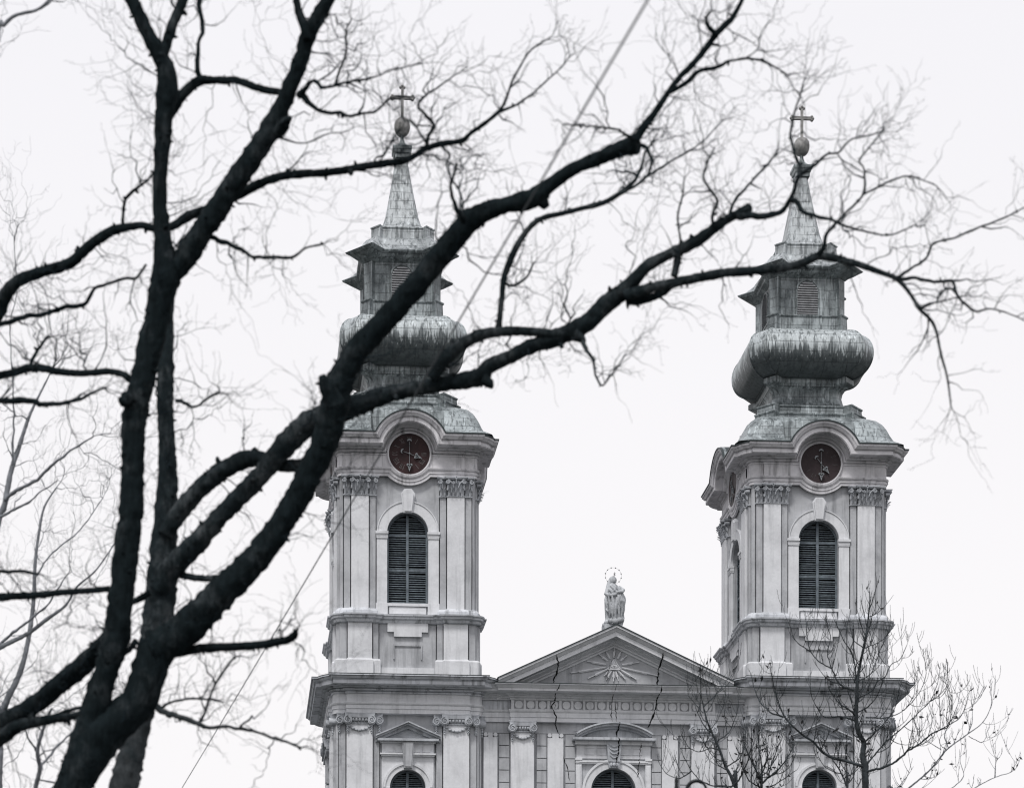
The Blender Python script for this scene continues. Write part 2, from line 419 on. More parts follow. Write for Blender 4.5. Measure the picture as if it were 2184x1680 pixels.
def shutters(hw, zsill, zs, y, transoms, pitch=0.098, rnd=None):
    """two louvred wooden leaves in an arched opening"""
    mb = MB(); rnd = rnd or random.Random(3)
    top = zs+hw
    def half(z): return hw-0.005 if z <= zs else math.sqrt(max(0, hw*hw-(z-zs)**2))-0.005
    mb.cur = 0
    fr = 0.085
    mb.box(-0.055, 0.055, y-0.03, y+0.06, zsill, top-0.01)          # meeting stiles
    for sx in (-1, 1):
        mb.box(min(sx*(hw-fr), sx*(hw-.004)), max(sx*(hw-fr), sx*(hw-.004)), y, y+0.06, zsill, zs)
    ring_arch(mb, hw-fr, hw-0.006, zs, y, y+0.06)
    for t in [zsill+0.05]+transoms:
        h = half(t)-0.02
        mb.box(-h, -0.057, y+0.004, y+0.055, t-0.05, t+0.05); mb.box(0.057, h, y+0.004, y+0.055, t-0.05, t+0.05)
    mb.cur = 1
    z = zsill+0.14
    while z < top-0.12:
        if all(abs(z-t) > 0.075 for t in transoms):
            h = half(z+0.03)-fr+0.01
            if h > 0.14:
                for a, b in ((-h, -0.056), (0.056, h)):
                    dz, ty = rnd.uniform(-.010, .010), rnd.uniform(-.012, .014)
                    dz2 = dz+rnd.uniform(-.008, .008)
                    q = 0.032
                    mb.add([(a, y+0.0+ty, z+dz-q), (b, y+0.0+ty, z+dz2-q), (b, y+0.07, z+dz2+q), (a, y+0.07, z+dz+q),
                            (a, y+0.012+ty, z+dz-q-.008), (b, y+0.012+ty, z+dz2-q-.008), (b, y+0.082, z+dz2+q-.008), (a, y+0.082, z+dz+q-.008)],
                           [(0, 1, 2, 3), (7, 6, 5, 4), (0, 4, 5, 1), (1, 5, 6, 2), (2, 6, 7, 3), (3, 7, 4, 0)])
        z += pitch
    mb.cur = 2  # near-black sheet behind the slats stands in for the unlit inside
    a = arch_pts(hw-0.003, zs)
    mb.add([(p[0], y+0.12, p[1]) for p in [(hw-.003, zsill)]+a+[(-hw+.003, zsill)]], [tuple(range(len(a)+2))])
    return mb

def spiral(mb, c, r, y, sgn, turns=2.2, th=0.022, n=40):
    pts, rr = [], []
    for i in range(n+1):
        t = i/n; a = math.pi/2+sgn*t*turns*2*math.pi; q = r*(1-0.86*t)
        pts.append((c[0]-sgn*0+q*math.cos(a), y, c[1]+q*math.sin(a))); rr.append(th*(1-0.45*t))
    mb.tube(pts, rr, 6)
    mb.ball((c[0], y, c[1]), r*0.2, 6)

def leaf(mb, x, z0, h, wd, y, out, tip=0.35):
    """acanthus leaf: a ribbed tongue curling outwards at the top"""
    rows = []
    for i in range(8):
        t = i/7
        zz = z0+h*(t if t < 0.8 else 0.8+0.2*math.sin((t-0.8)/0.2*math.pi*0.7))
        yo = y-out*(0.25*t+0.75*max(0, t-0.45)**2/0.3)
        ww = wd*(0.55+0.6*math.sin(math.pi*min(1, t*0.9+0.12)))*(1-0.25*(i % 2))
        rows.append([(x-ww/2, yo+0.03, zz-0.02), (x-ww/4, yo, zz), (x, yo-0.022, zz+0.008), (x+ww/4, yo, zz), (x+ww/2, yo+0.03, zz-0.02)])
    mb.grid(rows)

def corinthian(y):
    """capital of a pilaster and its two flanking strips; x is measured from the pilaster's middle; z from the capital's foot"""
    mb = MB(); H = 0.84
    def unit(xc, w, yf, vol):
        mb.box(xc-w/2-0.02, xc+w/2+0.02, yf-0.03, yf+0.3, 0.0, 0.05)                 # astragal
        mb.loft([[(xc-a, yf-o, z), (xc+a, yf-o, z), (xc+a, yf+0.3, z), (xc-a, yf+0.3, z)] for z, a, o in
                 ((0.05, w/2-0.05, -0.05), (0.4, w/2-0.05, -0.05), (0.6, w/2-0.03, -0.02), (0.72, w/2+0.0, 0.02))])
        nlf = max(2, int(round(w/0.2)))
        for k in range(nlf): leaf(mb, xc-w/2+w*(k+0.5)/nlf, 0.04, 0.30, w/nlf*0.82, yf-0.03, 0.19)
        if nlf > 2:
            for k in range(nlf-1): leaf(mb, xc-w/2+w*(k+1)/nlf, 0.16, 0.36, w/nlf*0.72, yf-0.04, 0.24)
        for sx in vol:
            spiral(mb, (xc+sx*(w/2-0.015), 0.63), 0.10, yf-0.13, sx, 1.8, 0.024, 30)
            mb.disc((xc+sx*(w/2-0.015), 0.63), 0.095, yf-0.11, yf+0.05, 16)
            mb.tube([(xc+sx*w*0.12, yf-0.06, 0.36), (xc+sx*w*0.2, yf-0.09, 0.55), (xc+sx*(w/2-0.03), yf-0.13, 0.735)], [0.02, 0.03, 0.03], 6)
            leaf(mb, xc+sx*(w/2-0.03), 0.28, 0.25, 0.12, yf-0.04, 0.12)
        # abacus with hollow front
        pts = []
        for k in range(9):
            t = -1+2*k/8; pts.append((xc+t*(w/2+0.11), yf-0.20+0.09*(1-t*t)))
        poly = pts+[(xc+w/2+0.06, yf+0.3), (xc-w/2-0.06, yf+0.3)]
        mb.prismz(poly, 0.745, 0.79); mb.prismz([(xc+(x-xc)*1.06, yy-0.03) for x, yy in poly], 0.79, 0.85)
    unit(-0.545, 0.32, y+0.07, (-1,)); unit(0.545, 0.32, y+0.07, (1,))
    unit(0, 0.75, y, (-1, 1))
    for k in range(6):                                                                # flower
        a = k*math.pi/3; mb.ball((0.045*math.cos(a), y-0.17, 0.79+0.045*math.sin(a)), 0.03, 5)
    mb.tube([(0, y-0.10, 0.5), (0, y-0.16, 0.74)], [0.018, 0.03], 6)
    for sx in (-1, 1):                                                                # inner helices
        spiral(mb, (sx*0.09, 0.60), 0.06, y-0.09, -sx, 1.4, 0.014, 20)
    return mb

def ionic(w, y, strips=True, drop=0.62):
    """ionic capital with swag and pendants; z from the abacus top downwards (negative)"""
    mb = MB()
    def unit(xc, ww, yf, sides, swag):
        pts = []
        for k in range(9):
            t = -1+2*k/8; pts.append((xc+t*(ww/2+0.09), yf-0.17+0.05*(1-t*t)))
        poly = pts+[(xc+ww/2+0.05, yf+0.3), (xc-ww/2-0.05, yf+0.3)]
        rows = [(-0.22, .90), (-0.15, .97), (-0.05, 1.0), (-0.045, 1.04), (0.0, 1.05)]
        mb.loft([[(xc+(x-xc)*k, yf+0.3-(yf+0.3-yy)*(0.6+0.4*k), z+0.03*(abs((x-xc)/(ww/2+.09))**2-1)*(1 if z > -0.1 else 0.4)) for x, yy in poly] for z, k in rows])
        mb.box(xc-ww/2+0.05, xc+ww/2-0.05, yf-0.02, yf+0.2, -0.42, -0.23)
        mb.box(xc-ww/2-0.01, xc+ww/2+0.01, yf-0.045, yf+0.2, -0.475, -0.425)
        for sx in sides:
            cx = xc+sx*(ww/2-0.045); cz = -0.335
            mb.disc((cx, cz), 0.185, yf-0.17, yf+0.1, 22)
            spiral(mb, (cx, cz), 0.17, yf-0.185, -sx, 1.8, 0.03, 36)
        if swag:
            k = max(3, int(ww/0.2)); span = ww-0.42
            for i in range(k):
                xx = xc-span/2+span*(i+0.5)/k
                mb.ball((xx, yf-0.07, -0.315), 0.052, 6, 1.5)
                if i: 
                    for dx in (-.025, .025): mb.tube([(xx-span/k/2+dx, yf-0.078, -0.24), (xx-span/k/2+dx*0.6, yf-0.078, -0.40)], [0.012, 0.006], 5)
            for i in range(7):
                t = -1+2*i/6; xx = xc+t*(ww/2-0.14); zz = -0.60-0.17*(1-t*t)
                mb.ball((xx, yf-0.05, zz), 0.066 if i % 2 else 0.05, 6, 0.8, 1.25, 0.9)
                for s2 in (-1, 1): mb.ball((xx+s2*0.05, yf-0.045, zz+0.02), 0.036, 5)
        for sx in sides:
            cx = xc+sx*(ww/2-0.045)
            for i in range(4): mb.ball((cx, yf-0.05, -0.55-0.105*i), 0.05-0.006*i, 6, 1.25)
            for i in range(3):
                for s2 in (-1, 1): mb.ball((cx+s2*0.035, yf-0.04, -0.58-0.105*i), 0.03, 5, 1.4)
    if strips:
        unit(-w/2-0.17, 0.34, y+0.13, (-1,), False); unit(w/2+0.17, 0.34, y+0.13, (1,), False)
    unit(0, w, y, (-1, 1), True)
    return mb

# roof rings: square with shaped corners
def ring16(z, a, h, p, q):
    base = [(a, -h), (p, -q), (q, -p), (h, -a)]; out = []
    for k in range(4):
        c, s = [(1, 0), (0, 1), (-1, 0), (0, -1)][k]
        out += [(c*x-s*y, s*x+c*y, z) for x, y in base]
    return out
def skirt_ring(z, h, c):
    n_ = min(h, 3.02); base = [(1.58, -n_), (1.58, -h), (h-c, -h), (h-c*.25, -(h-c*.25)), (h, -(h-c)), (h, -1.58), (n_, -1.58), (n_, -1.2)]; out = []
    for k in range(4):
        cc, s = [(1, 0), (0, 1), (-1, 0), (0, -1)][k]
        out += [(cc*x-s*y, s*x+cc*y, z) for x, y in base]
    return out
def onion_ring(z, h, c):
    a = h-c; b = a-0.04; e = -0.02
    return [(-a*.5, -h, z), (a*.5, -h, z), (a, -h, z), (h, -b, z), (h, -.35, z), (a*.5, h*.96, z), (-a*.72, h, z), (-h, b*.62, z), (-h, -b, z), (-a, -h, z)]
def chz(z, h, c): return ring16(z, (h-c)*0.85, h, h-c, h)
def loft_rings(rings, mat, name, parent, smooth=32, sub=1):
    mb = MB(); mb.loft(rings)
    return mb.build(name, mat, parent, smooth)

NUM = {1: 'I', 2: 'II', 3: 'III', 4: 'IIII', 5: 'V', 6: 'VI', 7: 'VII', 8: 'VIII', 9: 'IX', 10: 'X', 11: 'XI', 12: 'XII'}
def dial(y, r, rnd, wear):
    mb = MB(); mb.cur = 0
    mb.disc((0, 0), r, y, y+0.08, 56)
    for q in (0.33, -0.31): mb.box(-math.sqrt(r*r-q*q)*0.97, math.sqrt(r*r-q*q)*0.97, y-0.003, y-0.001, q-.004, q+.004)
    mb.cur = 1
    for h, s in NUM.items():
        a = R(90-30*h); wd = {'I': 0.055, 'V': 0.10, 'X': 0.10}; tot = sum(wd[c] for c in s); x = -tot/2
        def P(u, v): # u across, v radial
            return ((0.70*r+v)*math.cos(a)+u*math.sin(a), (0.70*r+v)*math.sin(a)-u*math.cos(a))
        for c in s:
            w_ = wd[c]; hh = 0.115; t = 0.010
            st = {'I': [((w_/2, -hh), (w_/2, hh))], 'V': [((w_*0.1, hh), (w_/2, -hh)), ((w_*0.9, hh), (w_/2, -hh))],
                  'X': [((w_*0.1, hh), (w_*0.9, -hh)), ((w_*0.9, hh), (w_*0.1, -hh))]}[c]
            for i, (p0, p1) in enumerate(st):
                if rnd.random() < wear: continue
                f0, f1 = (0, 1) if rnd.random() > wear*1.3 else sorted((rnd.random(), rnd.random()))
                q0 = (p0[0]+(p1[0]-p0[0])*f0, p0[1]+(p1[1]-p0[1])*f0); q1 = (p0[0]+(p1[0]-p0[0])*f1, p0[1]+(p1[1]-p0[1])*f1)
                mb.bar(P(x+q0[0], q0[1]), P(x+q1[0], q1[1]), t if i == 0 else t*0.6, y-0.004, y-0.001)
            x += w_
    return mb
def clock_hand(y, ln, tail, thin):
    """hand along +z: thin rod, crescent on the tail, heart and point at the tip"""
    mb = MB()
    mb.bar((0, -tail), (0, ln), thin, y-0.02, y)
    mb.disc((0, 0), 0.035, y-0.04, y+0.02, 16)
    c = [(0.10*math.cos(R(a)), -tail-0.035+0.10*math.sin(R(a))*0.9) for a in range(180, 361, 18)]
    c2 = [(0.085*math.cos(R(a)), -tail-0.01+0.05*math.sin(R(a))) for a in range(360, 179, -18)]
    mb.prism(c+c2, y-0.03, y-0.005)
    for x, z, r in ((-0.072, ln, 0.055), (0.072, ln, 0.055), (0, ln+0.03, 0.06), (0, ln+0.10, 0.055)):
        mb.disc((x, z), r, y-0.05, y-0.005, 16); mb.ball((x, y-0.05, z), r*0.5, 5)
    mb.prism([(-0.075, ln+0.06), (0.075, ln+0.06), (0, ln+0.29)], y-0.045, y-0.005)
    return mb

def build_tower():
    # ---- shaft walls (both storeys), with arched openings on three faces
    mb = MB()
    full, nf = face_plan(HU, [(1.36, 0.0), (1.395, -0.09), (1.655, 0.09), (1.70, -0.07), (2.45, -0.07), (2.495, -0.07), (2.76, 0.09), (2.80, -0.10)], 2.80, 0.0)
    n = len(full)
    def wallstrip(z0, z1, skip):
        for i in range(n):
            if i in skip: continue
            p, q = full[i], full[(i+1) % n]
            mb.add([(p[0], p[1], z0), (q[0], q[1], z0), (q[0], q[1], z1), (p[0], p[1], z1)], [(0, 1, 2, 3)])
    mid = [i for i in range(nf) if abs(full[i][0]+1.36) < 1e-6 and abs(full[i][1]+HU) < 1e-6][0]
    wallstrip(36.5, 43.4, {mid, mid+nf, mid+3*nf})
    for k, rz in ((0, 0), (1, 90), (3, -90)):
        t = MB(); arched_wall(t, -1.36, 1.36, 36.5, 43.4, 0.89, 37.45, 40.53, -HU, 0.42)
        c, s = round(math.cos(R(rz))), round(math.sin(R(rz)))
        mb.add([(c*x-s*y, s*x+c*y, z) for x, y, z in t.v], t.f)
    # frieze zone behind the clocks
    fz, _ = face_plan(HU, [(2.45, 0.15), (2.78, 0.09)], 2.78, 0.02)
    mb.prismz(fz, 43.3, 44.5)
    for k in range(4):                                             # round gables that carry the clocks
        t = MB(); t.prism([(XO+1.5*math.cos(math.pi*j/24), ZC+1.5*math.sin(math.pi*j/24)) for j in range(25)], -HU-0.14, -0.8)
        c, s = [(1, 0), (0, 1), (-1, 0), (0, -1)][k]
        mb.add([(c*x-s*y, s*x+c*y, z) for x, y, z in t.v], t.f)
    # pedestal stage
    pd, _ = face_plan(3.0, [(1.23, 0.0), (1.27, -0.08), (1.51, 0.09), (1.555, -0.07), (2.6, -0.07), (2.645, -0.07), (2.93, 0.09)], 2.97, 0.0)
    mb.prismz(pd, 33.6, 36.75)
    # lower block down to the ground
    lw, nl = face_plan(HL, [(1.2, 0.0), (1.235, -0.09), (1.485, 0.10), (1.535, -0.07), (2.645, -0.07), (2.695, -0.07), (2.97, 0.10), (3.0, -0.06)], 3.0, 0.02)
    n = len(lw)
    midl = [i for i in range(nl) if abs(lw[i][0]+1.2) < 1e-6 and abs(lw[i][1]+HL) < 1e-6][0]
    for i in range(n):
        if i in (midl, midl+3*nl): continue
        p, q = lw[i], lw[(i+1) % n]
        mb.add([(p[0], p[1], 0), (q[0], q[1], 0), (q[0], q[1], 33.7), (p[0], p[1], 33.7)], [(0, 1, 2, 3)])
    for rz in (0, -90):
        t = MB(); arched_wall(t, -1.2, 1.2, 0, 33.7, 0.77, 26.0, 29.47, -HL, 0.42)
        c, s = round(math.cos(R(rz))), round(math.sin(R(rz)))
        mb.add([(c*x-s*y, s*x+c*y, z) for x, y, z in t.v], t.f)
    tw = mb.build('bell_tower', MT['wall'], church)

    # ---- mouldings
    def ring_mould(name, H, steps, prof, mat, smooth=None):
        m = MB(); sweep_steps(m, H, steps, prof); return m.build(name, mat, tw, smooth)
    up_steps = [(2.45, 0.16), (2.78, 0.10)]
    # architrave of the clock storey, dipping round the clock
    def bent(name, prof, top, mat):
        m = MB(); H = HU; cols = []
        for o, u in prof:
            f, nf_ = plan_at(H, up_steps, o); colm = []
            li = [i for i in range(nf_) if f[i][0] < 0 and abs(f[i][1]+H+up_steps[0][1]+o) < 1e-6][-1]
            for k in range(4):
                c, s = [(1, 0), (0, 1), (-1, 0), (0, -1)][k]
                for i in range(nf_):
                    p = f[i]; colm.append((c*p[0]-s*p[1], s*p[0]+c*p[1], top['z0']+u))
                    if i == li:
                        na = 36; y = -(H+up_steps[0][1]+o)
                        for jj in range(na+1):
                            if top['kind'] == 'up':
                                r = top['r']+u; a0 = math.asin(max(-.2, min(1, u/r))); a = math.pi-a0-(math.pi-2*a0)*jj/na
                            else:
                                r = top['r']-u; dd = ZC-top['z0']-u; a0 = math.asin(min(1, dd/r)); a = math.pi+a0+(math.pi-2*a0)*jj/na
                            x, z = XO+r*math.cos(a), ZC+r*math.sin(a)
                            colm.append((c*x-s*y, s*x+c*y, z))
            cols.append(colm)
        rows = [list(r) for r in zip(*cols)]
        m.grid(rows, close_u=True); return m.build(name, mat, tw, 28)
    bent('architrave', [(-0.1, 0), (0.0, 0), (0.0, 0.12), (0.03, 0.13), (0.03, 0.25), (0.07, 0.27), (0.10, 0.33), (0.10, 0.36), (-0.1, 0.38)],
         dict(kind='down', r=1.33, z0=42.92), MT['upper'])
    bent('clock_cornice', [(-0.1, -0.06), (0.03, -0.06), (0.03, 0.0), (0.0, 0.005), (0.0, 0.03), (0.10, 0.07), (0.10, 0.11), (0.06, 0.115), (0.06, 0.14), (0.20, 0.18), (0.24, 0.20), (0.24, 0.235), (0.62, 0.215), (0.62, 0.235), (0.58, 0.24), (0.64, 0.245), (0.64, 0.385), (0.61, 0.39),
                           (0.61, 0.415), (0.70, 0.45), (0.755, 0.54), (0.775, 0.545), (0.775, 0.565), (0.79, 0.57), (0.79, 0.655), (-0.1, 0.70)], dict(kind='up', r=0.97, z0=ZC), MT['upper'])
    bent('roof_edge', [(0.60, 0.672), (0.80, 0.658), (0.825, 0.645), (0.825, 0.70), (0.60, 0.72), (-0.05, 0.74)], dict(kind='up', r=0.97, z0=ZC), MT['flash'])
    for k in range(4):                                            # little barrel roofs behind the arched cornice
        m = MB(); ring_arch(m, 1.54, 1.69, ZC, -HU-0.14-0.74, -0.9, 25, 155); m.v = [(x+XO, y, z) for x, y, z in m.v]
        m.build('barrel_roof', MT['copper'], tw, 30, rz=k*math.pi/2)
    ring_mould('upper_frieze', HU, up_steps, [(0.0, 43.27), (0.0, 44.0)], MT['upper'])
    # belt course
    ring_mould('belt_course', HU, [(1.27, 0.12), (1.55, 0.20), (2.62, 0.30), (2.90, 0.20)],
               [(-0.15, 36.55), (0.0, 36.56), (0.03, 36.58), (0.05, 36.64), (0.06, 36.68), (0.14, 36.73), (0.15, 36.80), (0.20, 36.84), (0.21, 36.90), (0.0, 36.95), (-0.3, 37.0)], MT['mould'], 28)
    # plinths under the pilasters, window sill band
    ring_mould('plinth_band', HU, [(1.36, -0.1), (1.64, 0.12), (2.52, 0.22), (2.80, 0.12)],
               [(-0.1, 36.9), (0.06, 36.9), (0.06, 37.08), (0.03, 37.14), (0.0, 37.2), (-0.2, 37.22)], MT['mould'])
    # pedestal foot
    ring_mould('pedestal_foot', 3.0, [(1.18, -0.12), (1.50, 0.16), (2.66, 0.26), (2.98, 0.16)],
               [(0.0, 34.0), (0.0, 34.93), (-0.04, 35.0), (-0.3, 35.02)], MT['light'])
    # main entablature
    low_steps = [(2.66, 0.28), (2.97, 0.14)]
    ring_mould('main_architrave', HL, low_steps,
               [(-0.3, 32.6), (0.0, 32.6), (0.0, 32.78), (0.03, 32.79), (0.03, 32.94), (0.07, 32.97), (0.09, 33.02), (0.09, 33.05), (0.0, 33.07)], MT['light'])
    ring_mould('main_frieze', HL, low_steps, [(0.0, 33.06), (0.0, 33.58)], MT['light'])
    ring_mould('main_cornice', HL, low_steps,
               [(-0.02, 33.46), (0.06, 33.44), (0.06, 33.50), (0.02, 33.505), (0.02, 33.525), (0.16, 33.56), (0.16, 33.61), (0.10, 33.615), (0.10, 33.635), (0.27, 33.67), (0.27, 33.715), (0.58, 33.70), (0.58, 33.715), (0.54, 33.72), (0.60, 33.72), (0.60, 33.875), (0.63, 33.88),
                (0.60, 33.89), (0.60, 33.91), (0.66, 33.93), (0.72, 34.0), (0.69, 34.005), (0.69, 34.025), (0.78, 34.03), (0.78, 34.085), (0.0, 34.19), (-0.3, 34.19)], MT['mould'], 28)
    ring_mould('cornice_flashing', HL, low_steps, [(0.4, 34.145), (0.775, 34.094), (0.79, 34.085), (0.79, 34.108), (0.4, 34.16), (-0.2, 34.215)], MT['flash'])

    # ---- pieces repeated on the faces
    def on_faces(ob, ks=(1, 3)):
        for k in ks:
            c = ob.copy(); col.objects.link(c); c.parent = tw; c.rotation_euler = (0, 0, k*math.pi/2)
    y = -HU
    for sx in (-1, 1):
        m = MB(); m.box(sx*2.075-0.375, sx*2.075+0.375, y-0.19, y+0.03, 37.18, 42.10)
        on_faces(m.build('pilaster', MT['light'], tw))
        m = MB(); m.box(sx*2.075-0.525, sx*2.075+0.525, -3.0-0.19, -3.0+0.03, 35.0, 36.6)
        on_faces(m.build('pedestal_panel', MT['light'], tw))
        c = corinthian(y-0.19); c.v = [(px+sx*2.075, py, pz*0.985+42.06) for px, py, pz in c.v]
        on_faces(c.build('capital', MT['carve'], tw, 40))
        c = ionic(1.12, -HL-0.22); c.v = [(px+sx*2.09, py, pz*1.0+32.62) for px, py, pz in c.v]
        on_faces(c.build('ionic_capital', MT['carve'], tw, 40), (3, 1))
        m = MB(); m.box(sx*2.09-0.56, sx*2.09+0.56, -HL-0.22, -HL+0.03, 0, 32.2)
        on_faces(m.build('pilaster', MT['light'], tw), (3, 1))
    # belfry window surround
    m = MB(); ring_arch(m, 0.892, 1.30, 40.53, y-0.10, y+0.05)
    ring_arch(m, 1.30, 1.34, 40.53, y-0.13, y+0.05); 
    for sx in (-1, 1):
        a, b = sorted((sx*0.892, sx*1.345)); m.box(a, b, y-0.08, y+0.05, 37.45, 40.25)
        a, b = sorted((sx*0.87, sx*1.36)); m.box(a, b, y-0.11, y+0.05, 40.25, 40.32)
        a, b = sorted((sx*0.85, sx*1.40)); m.box(a, b, y-0.16, y+0.05, 40.44, 40.55)
        a, b = sorted((sx*0.86, sx*1.37)); m.box(a, b, y-0.12, y+0.05, 40.32, 40.44)
        a, b = sorted((sx*0.87, sx*1.38)); m.box(a, b, y-0.11, y+0.05, 36.9, 37.45)
    m.box(-0.88, 0.88, y-0.10, y+0.2, 37.33, 37.452); m.box(-0.80, 0.80, y-0.06, y+0.05, 37.0, 37.3)
    on_faces(m.build('window_surround', MT['light'], tw, 28))
    m = MB()
    m.prism([(-0.2, 41.36), (0.2, 41.36), (0.31, 42.18), (0.16, 42.38), (-0.16, 42.38), (-0.31, 42.18)], y-0.16, y+0.02)
    m.prism([(-0.15, 41.40), (0.15, 41.40), (0.24, 42.16), (0.12, 42.33), (-0.12, 42.33), (-0.24, 42.16)], y-0.23, y-0.155)
    on_faces(m.build('keystone', MT['light'], tw))
    on_faces(shutters(0.885, 37.46, 40.53, y+0.20, [38.96, 40.46]).build('louvred_shutter', [MT['shframe'], MT['shutter'], MT['dark_sheet']], tw))
    # ornaments on the pedestal stage
    m = MB(); m.box(-1.17, 1.17, -3.07, -2.95, 34.0, 34.66)
    on_faces(m.build('foot_band', MT['light'], tw))
    m = MB(); m.prism([(-0.88, 36.6), (-0.88, 36.2), (-0.6, 36.2), (-0.6, 36.0), (0.6, 36.0), (0.6, 36.2), (0.88, 36.2), (0.88, 36.6)], -3.09, -2.95)
    on_faces(m.build('apron_panel', MT['light'], tw))
    m = MB()
    m.box(-0.62, 0.62, -3.045, -2.95, 35.60, 35.68); m.box(-0.62, -0.57, -3.045, -2.95, 35.03, 35.6); m.box(0.57, 0.62, -3.045, -2.95, 35.03, 35.6)
    on_faces(m.build('panel_frame', MT['wall'], tw))
    # clock on each of three faces: a rim
    m = MB(); ring_arch(m, 0.885, 0.95, ZC, y-0.235, y, 0, 360, 56); m.v = [(px+XO, py, pz) for px, py, pz in m.v]
    on_faces(m.build('clock_rim', MT['upper'], tw, 30))
    # lower windows
    for rz in (0, 3):
        yl = -HL
        m = MB(); ring_arch(m, 0.772, 0.97, 29.47, yl-0.09, yl+0.05); ring_arch(m, 0.97, 1.06, 29.47, yl-0.13, yl+0.05)
        for sx in (-1, 1):
            a, b = sorted((sx*0.772, sx*1.06)); m.box(a, b, yl-0.11, yl+0.05, 26.0, 29.47)
        m.prism([(-1.12, 30.86), (-1.12, 26), (-1.065, 26), (-1.065, 29.47)]+[(-1.065*math.cos(math.pi*k/24), 29.47+1.065*math.sin(math.pi*k/24)) for k in range(1, 24)]+[(1.065, 29.47), (1.065, 26), (1.12, 26), (1.12, 30.86)], yl-0.06, yl+0.03)
        m.box(-1.15, 1.15, yl-0.16, yl+0.03, 30.80, 30.86); m.box(-1.2, 1.2, yl-0.21, yl+0.03, 30.86, 30.92)
        m.box(-1.12, 1.12, yl-0.08, yl+0.03, 30.92, 31.36)
        for x0, x1 in ((-0.98, -0.64), (-0.54, -0.2), (0.2, 0.54), (0.64, 0.98)):
            m.box(x0, x1, yl-0.11, yl+0.02, 30.99, 31.24)
        m.box(-1.2, 1.2, yl-0.2, yl+0.03, 31.36, 31.42)
        m.build('window_surround', MT['light'], tw, 28, rz=rz*math.pi/2)
        m = MB()
        m.box(-1.32, 1.32, yl-0.36, yl+0.03, 31.42, 31.52)
        m.prism([(-1.2, 31.52), (1.2, 31.52), (0, 32.05)], yl-0.05, yl+0.03)
        for sx in (-1, 1):
            for (h0, h1, d) in ((0.0, 0.12, 0.2), (0.12, 0.2, 0.34), (0.2, 0.26, 0.42)):
                def pz(x, h): return 32.0-0.435*abs(x)+h
                m.prism([(0, pz(0, h0)), (sx*1.4, pz(1.4, h0)), (sx*1.4, pz(1.4, h1)), (0, pz(0, h1))], yl-d, yl+0.03)
        m.build('window_pediment', MT['carve'], tw, rz=rz*math.pi/2)
        m = MB(); m.prism([(-0.18, 30.26), (0.18, 30.26), (0.27, 31.42), (-0.27, 31.42)], yl-0.27, yl+0.02)
        m.prism([(-0.13, 30.32), (0.13, 30.32), (0.21, 31.36), (-0.21, 31.36)], yl-0.31, yl-0.2)
        m.build('keystone', MT['wall'], tw, rz=rz*math.pi/2)
        shutters(0.765, 26.01, 29.47, yl+0.2, [27.3, 28.8], 0.085).build('louvred_shutter', [MT['shframe'], MT['shutter'], MT['dark_sheet']], tw, rz=rz*math.pi/2)

    # ---- the helm
    loft_rings([skirt_ring(44.66, 3.72, .42), skirt_ring(44.8, 3.55, .45), skirt_ring(44.92, 3.40, .5), skirt_ring(45.2, 3.28, .55), skirt_ring(45.5, 3.18, .6), skirt_ring(45.8, 3.02, .6), skirt_ring(46.05, 2.8, .6), skirt_ring(46.2, 2.55, .55), skirt_ring(46.26, 2.3, .5)],
               MT['copper'], 'roof_skirt', tw, 38)
    st = lambda z, d: ring16(z, 1.40+d*0.4, 2.05+d, 1.68+d*.7, 2.32+d)
    loft_rings([st(46.15, 0.15), st(46.5, 0.15), st(46.53, 0.19), st(46.58, 0.19), st(46.6, 0.04), st(46.88, 0.02), st(46.92, 0.06), st(46.97, 0.06), st(47.0, -0.2), chz(47.1, 1.75, .36), chz(47.3, 1.62, .34), chz(47.6, 1.55, .32),
                chz(47.85, 1.6, .32), chz(48.0, 1.72, .36), ring16(48.08, 1.2, 1.72, 1.52, 1.98), ring16(48.12, 1.2, 1.75, 1.55, 2.02), ring16(48.34, 1.2, 1.75, 1.55, 2.02), ring16(48.38, 1.2, 1.7, 1.5, 1.95)],
               MT['copperd'], 'neck', tw, 38)
    prof = []
    for k in range(19):                                            # a full, round belly
        t = -78+k*(78+82)/18; prof.append((49.45+1.02*math.sin(R(t)), 1.60+1.24*math.cos(R(t))**0.62))
    rings = [onion_ring(48.3, 1.6, .4)]+[onion_ring(z, h*.975, .4+.18*(h-1.62)/1.27) for z, h in prof]
    m = MB(); m.loft(rings)
    for k in (2, 3, 4, 7, 8, 9):                                    # rolled seams along the corners
        m.tube([Vector(r[k])*1.0 for r in rings], [.032]*len(rings), 6)
    m.build('onion_dome', MT['onion'], tw, 30)
    loft_rings([ring16(50.5, 1.35, 1.75, 1.5, 1.9), ring16(50.6, 1.3, 1.64, 1.46, 1.8), ring16(51.2, 1.28, 1.60, 1.44, 1.78), ring16(51.24, 1.3, 1.64, 1.46, 1.84), ring16(51.3, 1.3, 1.64, 1.46, 1.84), ring16(51.32, 1.2, 1.52, 1.36, 1.69),
                ring16(53.1, 1.2, 1.52, 1.36, 1.69)], MT['copperd'], 'lantern', tw)
    loft_rings([ring16(53.0, 1.1, 1.52, 1.36, 1.74), ring16(53.08, 1.05, 1.6, 1.38, 1.85), ring16(53.14, 0.95, 1.66, 1.38, 1.95), ring16(53.18, 0.92, 1.74, 1.4, 2.1), ring16(53.30, 0.9, 1.80, 1.42, 2.32), ring16(53.36, 0.88, 1.88, 1.42, 2.46),
                ring16(53.42, 0.86, 1.9, 1.42, 2.52), ring16(53.46, 0.86, 1.86, 1.4, 2.46)], MT['copperd'], 'eaves_cornice', tw)
